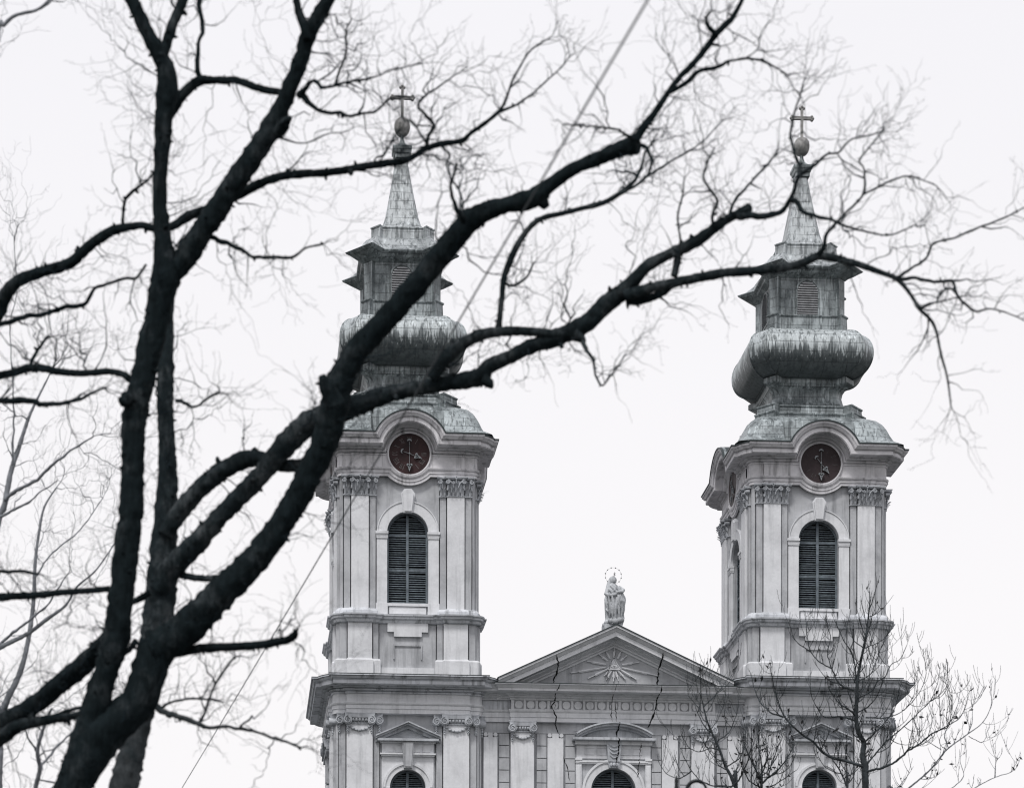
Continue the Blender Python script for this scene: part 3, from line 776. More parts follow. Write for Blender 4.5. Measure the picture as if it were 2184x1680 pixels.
    loft_rings([ring16(53.45, 0.86, 1.86, 1.4, 2.46), ring16(53.55, 0.9, 1.75, 1.38, 2.2), ring16(53.8, 0.95, 1.58, 1.28, 1.84), ring16(54.1, 0.95, 1.42, 1.18, 1.62), ring16(54.16, .95, 1.36, 1.12, 1.55), ring16(54.2, 0.9, 1.22, 1.02, 1.40),
                ring16(54.66, 0.88, 1.2, 1.0, 1.38), ring16(54.68, 0.9, 1.24, 1.02, 1.43), ring16(54.73, 0.9, 1.24, 1.02, 1.43), ring16(54.76, 0.85, 1.1, 0.95, 1.2), chz(54.85, 0.95, .18), chz(55.05, 0.84, .16), chz(55.35, 0.75, .14), chz(55.8, 0.66, .13), chz(57.0, 0.45, .09), chz(58.3, 0.24, .05)],
               MT['copperl'], 'spire_roof', tw)
    m = MB(); sq = lambda z, h: [(-h, -h, z), (h, -h, z), (h, h, z), (-h, h, z)]
    m.loft([sq(58.2, .25), sq(58.24, .31), sq(58.42, .31), sq(58.44, .35), sq(58.56, .38), sq(58.60, .42), sq(58.72, .43), sq(58.73, .40), sq(58.8, .25), sq(58.95, .13), sq(59.15, .075), sq(59.35, .06)])
    m.build('spire_cap', MT['copper'], tw)
    m = MB(); m.lathe([(0.05, -0.42), (0.12, -0.40), (0.22, -0.35), (0.30, -0.24), (0.345, -0.08), (0.35, 0.06), (0.325, 0.2), (0.26, 0.31), (0.16, 0.38), (0.05, 0.40)], (0, 0, 59.72), 28)
    m.build('orb', MT['gilt'], tw, 60)
    m = MB(); b_ = 0.055
    m.box(-b_, b_, -b_, b_, 60.05, 61.45); m.box(-0.42, 0.42, -b_+.004, b_-.004, 60.96, 61.10)
    for (x, z, dx, dz) in ((0, 61.48, 0, 1), (-0.45, 61.03, -1, 0), (0.45, 61.03, 1, 0)):
        m.ball((x+dx*0.04, 0, z+dz*0.06), 0.075, 8); 
        for s2 in (-1, 1): m.ball((x+dz*0.075*s2, 0, z+dx*0.075*s2), 0.07, 8)
    m.build('cross', MT['gilt'], tw, 45)
    # louvred windows of the lantern
    m = MB(); yl = -1.52
    ring_arch(m, 0.455, 0.53, 52.42, yl-0.05, yl+0.05)
    for sx in (-1, 1):
        a, b = sorted((sx*0.455, sx*0.53)); m.box(a, b, yl-0.05, yl+0.05, 51.33, 52.42)
    a = arch_pts(0.455, 52.42); m.prism([(0.455, 51.33)]+a+[(-0.455, 51.33)], yl-0.012, yl+0.05)
    fr = m.build('louvre_frame', MT['copperd'], tw, 28)
    on_faces(fr, (1, 3))
    m = MB(); z = 51.36
    while z < 52.80:
        h = 0.45 if z+0.08 < 52.42 else math.sqrt(max(0.0, 0.45**2-(z+0.08-52.42)**2))
        if h > 0.12:
            m.add([(-h, yl-0.085, z), (h, yl-0.085, z), (h, yl-0.03, z+0.085), (-h, yl-0.03, z+0.085), (-h, yl-0.014, z), (h, yl-0.014, z), (h, yl-0.014, z+0.08), (-h, yl-0.014, z+0.08)],
                  [(0, 1, 2, 3), (0, 4, 5, 1), (3, 2, 6, 7), (1, 5, 6, 2), (0, 3, 7, 4)])
        z += 0.105
    on_faces(m.build('louvre_slats', MT['louvre'], tw), (1, 3))
    for o in tw.children:                                          # the helm leans a little
        dx = {'roof_skirt': -.03, 'neck': -.09, 'onion_dome': -.13, 'lantern': -.13, 'eaves_cornice': -.13, 'louvre_frame': -.15, 'louvre_slats': -.15, 'spire_roof': -.09, 'spire_cap': -.05, 'orb': -.04, 'cross': -.03}.get(o.name.split('.')[0])
        dz = {'roof_skirt': -.03, 'neck': -.10, 'onion_dome': -.15, 'lantern': -.16, 'eaves_cornice': -.17, 'louvre_frame': -.16, 'louvre_slats': -.16, 'spire_roof': -.17, 'spire_cap': -.17, 'orb': -.17, 'cross': -.17}.get(o.name.split('.')[0], 0)
        if dx: o.location.x += dx; o.location.z += dz
    return tw

tower = build_tower()
tower.location = (-9, 3.0, 0)
tower['label'] = 'left clock tower with red brown dials'
tower_r = tower.copy(); col.objects.link(tower_r)
for ch in list(tower.children):
    c = ch.copy(); col.objects.link(c); c.parent = tower_r
KR = 0.98                                                  # the right tower is a little lower than its twin
tower_r.location = (9, 3.0, 44.03*(1-KR)); tower_r.scale = (1, 1, KR)
tower_r['label'] = 'right clock tower with dark plum dials'
for tw, mt, mn, hour, seed, wear in ((tower, 'dial_a', 'numeral', -110, 2, 0.12), (tower_r, 'dial_b', 'numeral_b', -142, 5, 0.30)):
    for k in (0, 1, 3):
        dm = dial(-HU-0.20, 0.90, random.Random(seed), wear)
        dm.v = [(x+XO, yy, z) for x, yy, z in dm.v]; d = dm.build('clock_dial', [MT[mt], MT[mn]], tw, None, (0, 0, ZC), k*math.pi/2)
        for nm, ang, ln, tail in (('minute_hand', -180, 0.50, 0.50), ('hour_hand', hour, 0.30, 0.27)):
            hm = clock_hand(-HU-0.23-(0.03 if nm == 'minute_hand' else 0), ln, tail, 0.008)
            a = R(ang); hm.v = [(XO+x*math.cos(a)-z*math.sin(a), y, x*math.sin(a)+z*math.cos(a)) for x, y, z in hm.v]
            hm.build(nm, MT['hand'], tw, 35, (0, 0, ZC), k*math.pi/2)
# ------------------------------------------------------------------ middle part of the front
FY = 0.22                                                  # wall plane
def build_front():
    mb = MB()
    arched_wall(mb, -1.7, 1.7, 0, 32.6, 0.985, 25.5, 29.51, FY, 0.45)
    # channelled wall between the pilasters: courses with grooves
    for sx in (-1, 1):
        a, b = sorted((sx*1.7, sx*6.6))
        mb.box(a, b, FY+0.03, FY+1.0, 0, 33.2)
        for x0, x1 in ((1.69, 2.10), (2.93, 3.355), (4.56, 5.0)):
            p, q = sorted((sx*x0, sx*x1)); z = 31.95
            while z > 20:
                mb.box(p, q, FY-0.04, FY+0.1, z-0.495, z); z -= 0.535
        p, q = sorted((sx*1.7, sx*6.6)); mb.box(p, q, FY-0.02, FY+0.1, 31.98, 32.5)
    mb.box(-1.7, 1.7, FY-0.018, FY+0.5, 32.1, 33.2)
    mb.box(-6.5, 6.5, FY+0.02, FY+0.7, 33.0, 34.0)
    # gable wall
    mb.prism([(-4.6, 33.7), (4.6, 33.7), (4.6, 34.2), (0, 36.35), (-4.6, 34.2)], FY-0.16, FY+0.8)
    fr = mb.build('front_wall', MT['wall'], church)
    pth = [(-7, FY-0.10), (-4.52, FY-0.10), (-4.52, FY-0.22), (4.46, FY-0.22), (4.46, FY-0.10), (7, FY-0.10)]
    def mould(name, prof, mat, smooth=28):
        m = MB(); sweep_plan(m, pth, prof, False); return m.build(name, mat, fr, smooth)
    mould('architrave', [(-0.3, 32.44), (0, 32.44), (0, 32.62), (0.03, 32.63), (0.03, 32.82), (0.07, 32.86), (0.09, 32.92), (0.09, 32.95), (0, 32.97)], MT['light'])
    mould('frieze', [(-0.05, 32.96), (-0.05, 33.46)], MT['mould'])
    mould('cornice', [(-0.02, 33.38), (0.04, 33.38), (0.04, 33.43), (0.12, 33.47), (0.12, 33.52), (0.22, 33.58), (0.26, 33.58), (0.26, 33.62), (0.62, 33.63), (0.62, 33.72), (0.64, 33.74), (0.72, 33.84), (0.78, 33.86), (0.78, 33.91), (-0.2, 33.96)], MT['light'])
    mould('cornice_flashing', [(0.3, 33.936), (0.785, 33.914), (0.80, 33.90), (0.80, 33.93), (0.3, 33.955), (0, 33.972)], MT['flash'])
    m = MB(); m.box(-4.5, 4.44, FY-0.175, FY+0.0, 32.985, 33.40); m.build('frieze_ground', MT['wall'], fr)
    # frieze of roundels in squares
    m = MB(); yf = FY-0.22
    N, x0, p = 17, -4.16, 0.5175
    m.box(-4.5, 4.44, yf-0.005, yf+0.06, 33.355, 33.44); m.box(-4.5, 4.44, yf-0.005, yf+0.06, 32.975, 32.985+0.01)
    for i in range(N+1):
        xa = -4.5 if i == 0 else x0+p*(i-1)+0.205; xb = 4.44 if i == N else x0+p*i-0.205
        m.box(xa, xb, yf-0.005, yf+0.06, 32.995, 33.355)
    for i in range(N): m.disc((x0+p*i, 33.175), 0.168, yf-0.002, yf+0.06, 28)
    m.build('frieze_roundels', MT['light'], fr)
    # pilasters and capitals
    for xc, w in ((-4.0, 1.0), (3.90, 1.0)):
        m = MB(); m.box(xc-w/2, xc+w/2, FY-0.22, FY+0.02, 0, 32.0); m.build('pilaster', MT['light'], fr)
        c = ionic(w, FY-0.22, False); c.v = [(x+xc, y, z+32.45) for x, y, z in c.v]; c.build('ionic_capital', MT['carve'], fr, 40)
    for xa, xb in ((-2.89, -2.2), (2.13, 2.82), (-5.68, -5.08), (5.02, 5.66)):
        m = MB(); zt = 31.97
        m.prism([(xa, 0), (xb, 0), (xb, zt-0.19), (xb-0.2, zt-0.19), (xb-0.2, zt), (xa+0.2, zt), (xa+0.2, zt-0.19), (xa, zt-0.19)], FY-0.10, FY+0.02)
        for xx in (xa+0.09, xb-0.09): m.disc((xx, zt-0.085), 0.088, FY-0.12, FY+0.02, 20)
        m.build('lesene', MT['light'], fr)
    # raking cornice
    S = 0.464; cs = 1/math.hypot(1, S); X1 = 5.12
    prof = [(-0.05, -0.02), (0.05, -0.02), (0.05, 0.05), (0.12, 0.09), (0.12, 0.14), (0.24, 0.22), (0.27, 0.23), (0.27, 0.27), (0.58, 0.29), (0.58, 0.46), (0.62, 0.48), (0.70, 0.60), (0.74, 0.61), (0.74, 0.70), (-0.2, 0.74)]
    def rake(m, pr, x1):
        rows = []
        for x in (-x1, 0, x1):
            rows.append([(x, FY-0.16-o, 35.75-S*abs(x)+u/cs) for o, u in pr])
        m.grid(rows)
        for r in (rows[0], rows[-1]): m.add(r, [tuple(range(len(r)))])
    m = MB(); rake(m, prof, X1); m.build('raking_cornice', MT['light'], fr, 28)
    m = MB(); rake(m, [(0.5, 0.718), (0.745, 0.704), (0.77, 0.69), (0.77, 0.735), (-0.3, 0.79), (-0.3, 0.75)], X1+0.05); m.build('gable_flashing', MT['flash'], fr)
    # eye in a triangle with rays
    m = MB(); yt = FY-0.16; ex, ez = 0.0, 34.92
    m.cur = 0
    tri = [(-0.29, ez-0.16), (0.29, ez-0.16), (0, ez+0.30)]
    m.prism(tri, yt-0.07, yt+0.02)
    for a, b in ((0, 1), (1, 2), (2, 0)): m.bar(tri[a], tri[b], 0.018, yt-0.09, yt-0.06)
    eye = [(0.15*math.cos(R(a)), ez-0.01+0.075*math.sin(R(a))*(1 if abs(math.cos(R(a))) < .98 else .2)) for a in range(0, 360, 20)]
    m.prism(eye, yt-0.10, yt-0.06); m.ball((0, yt-0.10, ez-0.01), 0.05, 8)
    m.tube([(-0.15, yt-0.1, ez+0.03), (-0.06, yt-0.105, ez+0.1), (0.06, yt-0.105, ez+0.1), (0.15, yt-0.1, ez+0.03)], [0.012]*4, 5)
    rnd = random.Random(4)
    rays = [(90, .82), (120, .77), (143, .87), (171, 1.2), (190, 1.93), (206, 1.28), (64.5, .77), (40, .72), (9.6, 1.1), (-11.5, 1.97), (-30, 1.12), (-49, .74), (-74, .66), (-93, .67), (-119, .70), (-135, .62)]
    for ang, ln in rays:
        a = R(ang); c, s = math.cos(a), math.sin(a)
        r0 = 0.36 if -20 < ang < 200 else 0.24
        for k in (-1, 0, 1):
            off = k*0.034; l2 = ln*(1-0.17*abs(k)-rnd.uniform(0, .12)*abs(k)); px, pz = -s*off, c*off
            m.bar((px*.7+c*r0, ez+pz*.7+s*r0), (px+c*l2, ez+pz+s*l2), 0.013, yt-0.075+0.02*abs(k), yt+0.01, 0.017)
    m.build('eye_relief', MT['light'], fr)
    # middle window
    cz = 29.51; r = 0.985
    m = MB(); y = FY
    ring_arch(m, r+.002, 1.28, cz, y-0.10, y+0.05); ring_arch(m, 1.28, 1.38, cz, y-0.14, y+0.05)
    for sx in (-1, 1):
        a, b = sorted((sx*(r+.002), sx*1.38)); m.box(a, b, y-0.12, y+0.05, 25.5, cz)
        a, b = sorted((sx*1.40, sx*1.64)); m.box(a, b, y-0.10, y+0.05, 20, 30.72)
        a, b = sorted((sx*1.45, sx*1.59)); m.box(a, b, y-0.125, y+0.05, 20.1, 30.6)
        a, b = sorted((sx*1.38, sx*1.68)); m.box(a, b, y-0.17, y+0.05, 30.83, 30.92)
        a, b = sorted((sx*1.39, sx*1.66)); m.box(a, b, y-0.14, y+0.05, 30.72, 30.83)
        a, b = sorted((sx*1.38, sx*1.62)); m.box(a, b, y-0.10, y+0.05, 30.92, 31.5)
    m.box(-1.38, 1.38, y-0.09, y+0.05, 30.92, 31.5); m.box(-1.5, 1.5, y-0.15, y+0.05, 30.74, 30.82); m.box(-1.45, 1.45, y-0.12, y+0.05, 30.68, 30.74)
    m.prism([(-1.38, 30.68)]+[(-1.382*math.cos(math.pi*k/24), cz+1.382*math.sin(math.pi*k/24)) for k in range(2, 23)]+[(1.38, 30.68)], y-0.05, y+0.04) if False else None
    for xa, xb in ((-1.25, -0.82), (-0.74, -0.31), (0.31, 0.74), (0.82, 1.25)):
        m.box(xa, xb, y-0.115, y+0.02, 31.36, 31.4); m.box(xa, xb, y-0.115, y+0.02, 31.08, 31.11)
        m.box(xa, xa+.03, y-0.115, y+0.02, 31.11, 31.36); m.box(xb-.03, xb, y-0.115, y+0.02, 31.11, 31.36)
    m.box(-1.68, 1.68, y-0.22, y+0.05, 31.5, 31.66)
    m.build('window_surround', MT['light'], fr, 28)
    m = MB(); m.box(-1.82, 1.82, y-0.42, y+0.03, 31.66, 31.77)
    # segmental pediment: chord 3.1 m, rise .62
    rr = 2.89; zc = 32.26-rr
    a0 = math.degrees(math.acos(1.58/rr))
    m.prism([(rr*math.cos(R(a0+(180-2*a0)*k/20)), zc+rr*math.sin(R(a0+(180-2*a0)*k/20))) for k in range(21)], y-0.06, y+0.03)
    for (h0, h1, d) in ((-0.05, 0.03, 0.22), (0.03, 0.12, 0.38), (0.12, 0.19, 0.46)): ring_arch(m, rr+h0, rr+h1, zc, y-d, y+0.03, a0, 180-a0, 30)
    m.build('window_pediment', MT['carve'], fr, 28)
    m = MB(); m.prism([(-0.25, 30.76), (0.25, 30.76), (0.33, 31.66), (-0.33, 31.66)], y-0.26, y+0.02)
    for k in range(4):
        zz = 31.46-0.16*k; hw = 0.24-0.02*k
        m.tube([(-hw, y-0.27, zz+0.05), (-hw*.5, y-0.285, zz-0.04), (0, y-0.29, zz-0.07), (hw*.5, y-0.285, zz-0.04), (hw, y-0.27, zz+0.05)], [0.012, .02, .024, .02, .012], 6)
    m.prism([(-0.22, 30.5), (0.22, 30.5), (0.26, 30.76), (-0.26, 30.76)], y-0.22, y+0.02)
    for k in (-1, 0, 1): m.ball((k*0.12, y-0.22, 30.62), 0.07, 6, 1.5)
    m.build('keystone', MT['carve'], fr, 40)
    shutters(0.98, 25.51, cz, y+0.2, [27.0, 28.6], 0.095).build('louvred_shutter', [MT['shframe'], MT['shutter'], MT['dark_sheet']], fr)
    return fr
front = build_front()
# nave behind
m = MB(); m.box(-8.5, 8.5, 6.4, 52, 0, 30.5); m.build('nave_wall', MT['wall'], church)
m = MB()
m.prism([(-5.7, 33.6), (5.7, 33.6), (5.2, 34.05), (0, 36.3), (-5.2, 34.05)], 1.05, 6.3)
m.prism([(-9.0, 30.3), (9.0, 30.3), (0, 35.8)], 6.3, 52.4)
m.build('nave_roof', MT['rooft'], church)

# cracks: found on the built front by shooting rays at it, laid a few millimetres proud of what they hit
bpy.context.view_layer.update()
bmf = bmesh.new()
for o in [front]+list(front.children):
    t = bmesh.new(); t.from_mesh(o.data); me = bpy.data.meshes.new('tmp'); t.to_mesh(me); bmf.from_mesh(me); t.free(); bpy.data.meshes.remove(me)
tree_f = BVHTree.FromBMesh(bmf)
def crack(name, pts, wid, seed):
    rnd = random.Random(seed); m = MB(); path = []
    for i in range(len(pts)-1):
        (x0, z0), (x1, z1) = pts[i], pts[i+1]; n = max(2, int(math.hypot(x1-x0, z1-z0)/0.02))
        for k in range(n): path.append((x0+(x1-x0)*k/n, z0+(z1-z0)*k/n))
    path.append(pts[-1]); jx = 0; rows = []
    for i, (x, z) in enumerate(path):
        if i % 5 == 0: jx = rnd.uniform(-.022, .022)
        e = min(1, i/8, (len(path)-1-i)/8)*0.75+0.25
        jw = max(0.35, 0.95+1.1*noise.noise(Vector((x*2.0+seed*7, 0, z*4.5)))); h = 0.8*wid*jw*e/2
        row = []
        ys = []
        for xx in (x+jx-h, x+jx+h):
            hit = tree_f.ray_cast(Vector((xx, -6, z)), Vector((0, 1, 0)))
            ys.append((hit[0].y if hit[0] else FY)-0.006)
        y = min(ys)
        rows.append([(x+jx-h, y, z), (x+jx+h, y, z)])
    m.grid(rows)
    v0 = m.v[:]; 
    m.build(name, MT['crack'], front)
crack('crack', [(-2.62, 35.2), (-2.58, 35.0), (-2.47, 34.85), (-2.52, 34.55), (-2.62, 34.3), (-2.70, 33.93)], 0.075, 1)
crack('crack', [(-2.5, 33.9), (-2.58, 33.6), (-2.62, 33.3), (-2.74, 33.12), (-2.70, 32.98), (-2.52, 32.65), (-2.58, 32.4), (-2.38, 31.96)], 0.065, 2)
crack('crack', [(2.05, 35.38), (2.02, 35.1), (1.95, 34.7), (1.9, 34.3), (1.86, 33.93)], 0.085, 3)
crack('crack', [(1.92, 33.9), (1.98, 33.75), (1.88, 33.5), (1.80, 33.1), (1.7, 32.7), (1.5, 32.3)], 0.08, 4)
crack('crack', [(-0.02, 33.9), (-0.1, 33.6), (-0.12, 33.2), (-0.14, 32.8), (-0.05, 32.45)], 0.035, 5)
crack('crack', [(0.02, 33.4), (0.06, 33.1), (0.08, 32.7), (0.1, 32.5)], 0.035, 6)
crack('crack', [(0.22, 32.43), (0.2, 32.2), (0.13, 32.0), (0.2, 31.7), (0.22, 31.5), (0.2, 31.2), (0.12, 30.9), (0.08, 30.6)], 0.07, 7)
crack('crack', [(1.2, 31.6), (1.15, 31.1), (1.1, 30.6), (1.05, 30.1)], 0.045, 8)
crack('crack', [(0.1, 35.6), (0.05, 35.35), (-0.12, 35.1), (-0.22, 34.8), (-0.3, 34.5), (-0.33, 34.25)], 0.018, 9)
crack('crack', [(-2.2, 31.1), (-2.1, 30.7), (-1.98, 30.4), (-1.92, 29.9)], 0.04, 10)
crack('crack', [(-2.74, 33.25), (-2.58, 33.2), (-2.62, 33.0)], 0.025, 11)

# ------------------------------------------------------------------ statue on the gable
st = empty('statue', (-0.02, FY-0.05, 36.52-GZ))
tag(st, 'stone statue of a robed standing woman with a ring of stars on the gable top', 'statue')
def statue_body():
    m = MB()
    # body silhouette measured from the photograph: z, left, right (metres, from the statue's axis), depth
    prof = [(0.18, -.40, .36, .34), (0.30, -.42, .40, .36), (0.38, -.36, .44, .34), (0.5, -.33, .47, .33), (0.62, -.34, .44, .32), (0.78, -.35, .42, .32), (0.95, -.36, .44, .32), (1.12, -.37, .47, .32), (1.3, -.38, .50, .32),
            (1.42, -.36, .50, .31), (1.52, -.30, .46, .29), (1.62, -.28, .42, .27), (1.74, -.27, .36, .25), (1.84, -.25, .28, .22), (1.94, -.19, .17, .18), (2.0, -.12, .09, .13), (2.06, -.09, .06, .1)]
    rings = []; n = 64
    for z, l, r, d in prof:
        ring = []
        fold = max(0, min(1, (1.75-z)/0.5))*0.085
        for k in range(n):
            a = 2*math.pi*k/n
            f = 1+fold*(math.sin(7*a+z*2.0+0.6*math.sin(3*z))+0.7*math.sin(13*a-z*3))
            ring.append(((l+r)/2+(r-l)/2*math.cos(a)*f, d*math.sin(a)*f, z))
        rings.append(ring)
    m.loft(rings)
    m.tube([(-.22, -.05, 1.86), (-.33, -.16, 1.52), (-.22, -.30, 1.43), (0.02, -.36, 1.46), (0.10, -.37, 1.50)], [.10, .10, .085, .065, .05], 10)     # bent right arm
    m.tube([(.22, -.05, 1.84), (.40, -.16, 1.68), (.36, -.28, 1.62), (0.15, -.36, 1.58), (0.05, -.37, 1.53)], [.10, .11, .09, .065, .05], 10)      # bent left arm
    for k in range(5): m.tube([(0.04+k*.014, -.39, 1.50), (0.06+k*.02, -.41, 1.58+.012*math.sin(k)), (0.07+k*.022, -.40, 1.64-.008*abs(k-2))], [.018, .015, .010], 6)
    # hanging mantle folds
    for x0, z0, x1, z1, y0 in ((.44, 1.55, .38, .5, -.1), (.36, 1.5, .30, .45, -.24), (.25, 1.48, .18, .42, -.32), (.08, 1.35, .06, .4, -.36), (-.08, 1.4, -.05, .42, -.37), (-.22, 1.4, -.2, .45, -.33), (-.33, 1.4, -.3, .75, -.2), (.14, 1.45, .26, .9, -.36)):
        pts = [(x0+(x1-x0)*t+0.03*math.sin(6*t+x0*9), y0-0.02*math.sin(math.pi*t), z0+(z1-z0)*t) for t in [i/8 for i in range(9)]]
        m.tube(pts, [.015+.06*math.sin(math.pi*min(1, (i+1)/9.5)) for i in range(9)], 8)
    m.tube([(-.34, -.2, 1.15), (-.2, -.34, 1.05), (0, -.38, 1.12)], [.05, .06, .03], 8); m.tube([(-.33, -.2, .85), (-.26, -.3, .72), (-.1, -.36, .95)], [.06, .07, .03], 8)
    for x0, z0, y0, x1, z1, y1 in ((-.18, 1.92, -.17, .12, 1.6, -.28), (-.05, 1.93, -.17, .2, 1.68, -.25), (.12, 1.9, -.15, -.02, 1.62, -.29), (-.24, 1.8, -.15, -.05, 1.5, -.30)):
        m.tube([(x0+(x1-x0)*t, y0+(y1-y0)*t-.03*math.sin(math.pi*t), z0+(z1-z0)*t) for t in (0, .25, .5, .75, 1)], [.02, .045, .05, .045, .02], 8)
    for k in range(5):
        t = k/4; m.tube([(.30-.05*k, -.20-.03*k, 1.62-.02*k), (.46-.05*k, -.16-.05*k, 1.2), (.43-.06*k, -.14-.05*k, .72+.04*k)], [.03, .06, .03], 8)
    # head turned towards the right of the picture, veil
    m.ball((0.015, -.06, 2.15), 0.125, 10, 1.25)
    m.ball((-.035, 0.0, 2.17), 0.15, 10, 1.15); m.tube([(-.1, .02, 2.25), (-.17, .03, 2.05), (-.22, .02, 1.85), (-.24, .05, 1.6)], [.07, .10, .11, .08], 10)
    m.tube([(.06, -.13, 2.22), (.105, -.165, 2.15)], [.02, .022], 6); m.ball((.09, -.13, 2.06), .035, 6); m.ball((.075, -.14, 2.10), .03, 6)    # nose, chin, mouth
    for dy in (-.165, -.10): m.ball((.075, dy, 2.19), .018, 5)
    # cloud under the feet, foot
    for x, y, z, r in ((-.3, -.2, .28, .12), (-.15, -.32, .32, .12), (.05, -.35, .3, .13), (.24, -.3, .36, .13), (.36, -.15, .42, .11), (-.4, -.05, .2, .1)): m.ball((x, y, z), r, 8)
    return m
sb = statue_body(); body = sb.build('robed_figure', MT['stone'], st)
rm = body.modifiers.new('one surface', 'REMESH'); rm.mode = 'VOXEL'; rm.voxel_size = 0.013; rm.use_smooth_shade = True
sm_ = body.modifiers.new('soften', 'SMOOTH'); sm_.factor = 0.5; sm_.iterations = 1
m = MB(); m.prismz([(-.42, -.30), (.36, -.30), (.44, .3), (-.48, .3)], -0.35, 0.2); m.box(.30, .50, -.1, .3, -.35, 0.06)
m.build('plinth', MT['stone'], st)
m = MB(); hc = (0.0, 0.02, 2.36)
pts = [(hc[0]+.355*math.cos(R(a)), hc[1], hc[2]+.355*math.sin(R(a))) for a in range(0, 361, 12)]
m.tube(pts, [.004]*len(pts), 5)
for k in range(12):
    a = R(15+30*k) ; c = (hc[0]+.355*math.cos(a), hc[2]+.355*math.sin(a))
    if k in (8, 9): continue
    star = [((.036 if i % 2 == 0 else .016)*math.cos(R(36*i+90))+c[0], (.036 if i % 2 == 0 else .016)*math.sin(R(36*i+90))+c[1]) for i in range(10)]
    m.prism(star, hc[1]-.012, hc[1]+.012)
m.build('star_halo', MT['iron'], st)
m = MB(); m.tube([(-.02, .05, 2.20), (.03, .03, 2.35), (.06, .02, 2.52)], [.014, .016, .01], 6)
for k, (x, z) in enumerate(((.0, 2.47), (.11, 2.48), (.03, 2.40), (.10, 2.41))): m.tube([(.045, .025, z-.05), (x, .02, z)], [.014, .006], 5)
m.build('lily_rod', MT['iron'], st)
# ------------------------------------------------------------------ bare trees
def catmull(pts, step):
    """resample a polyline of (Vector, radius) smoothly"""
    out = []
    n = len(pts)
    for i in range(n-1):
        p0, p1, p2, p3 = pts[max(i-1, 0)], pts[i], pts[i+1], pts[min(i+2, n-1)]
        k = max(1, int((p2[0]-p1[0]).length/step))
        for j in range(k):
            t = j/k; t2, t3 = t*t, t*t*t
            v = 0.5*((2*p1[0])+(p2[0]-p0[0])*t+(2*p0[0]-5*p1[0]+4*p2[0]-p3[0])*t2+(3*p1[0]-p0[0]-3*p2[0]+p3[0])*t3)
            out.append((v, p1[1]+(p2[1]-p1[1])*t))
    out.append(pts[-1]); return out

def bark_jit(amp, f):
    def j(p, d):
        q = p*f
        a = noise.noise(Vector((q.x+d.x*1.3, q.y+d.y*1.3, q.z+d.z*1.3)))
        b = noise.noise(Vector((q.x*3.3+d.x*3, q.y*3.3+d.y*3, q.z*3.3+d.z*3)))
        e = noise.noise(Vector((q.x*7+d.x*7, q.y*7+d.y*7, q.z*7+d.z*7)))
        return 1+amp*(a*0.8+b*0.9+e*0.45)
    return j

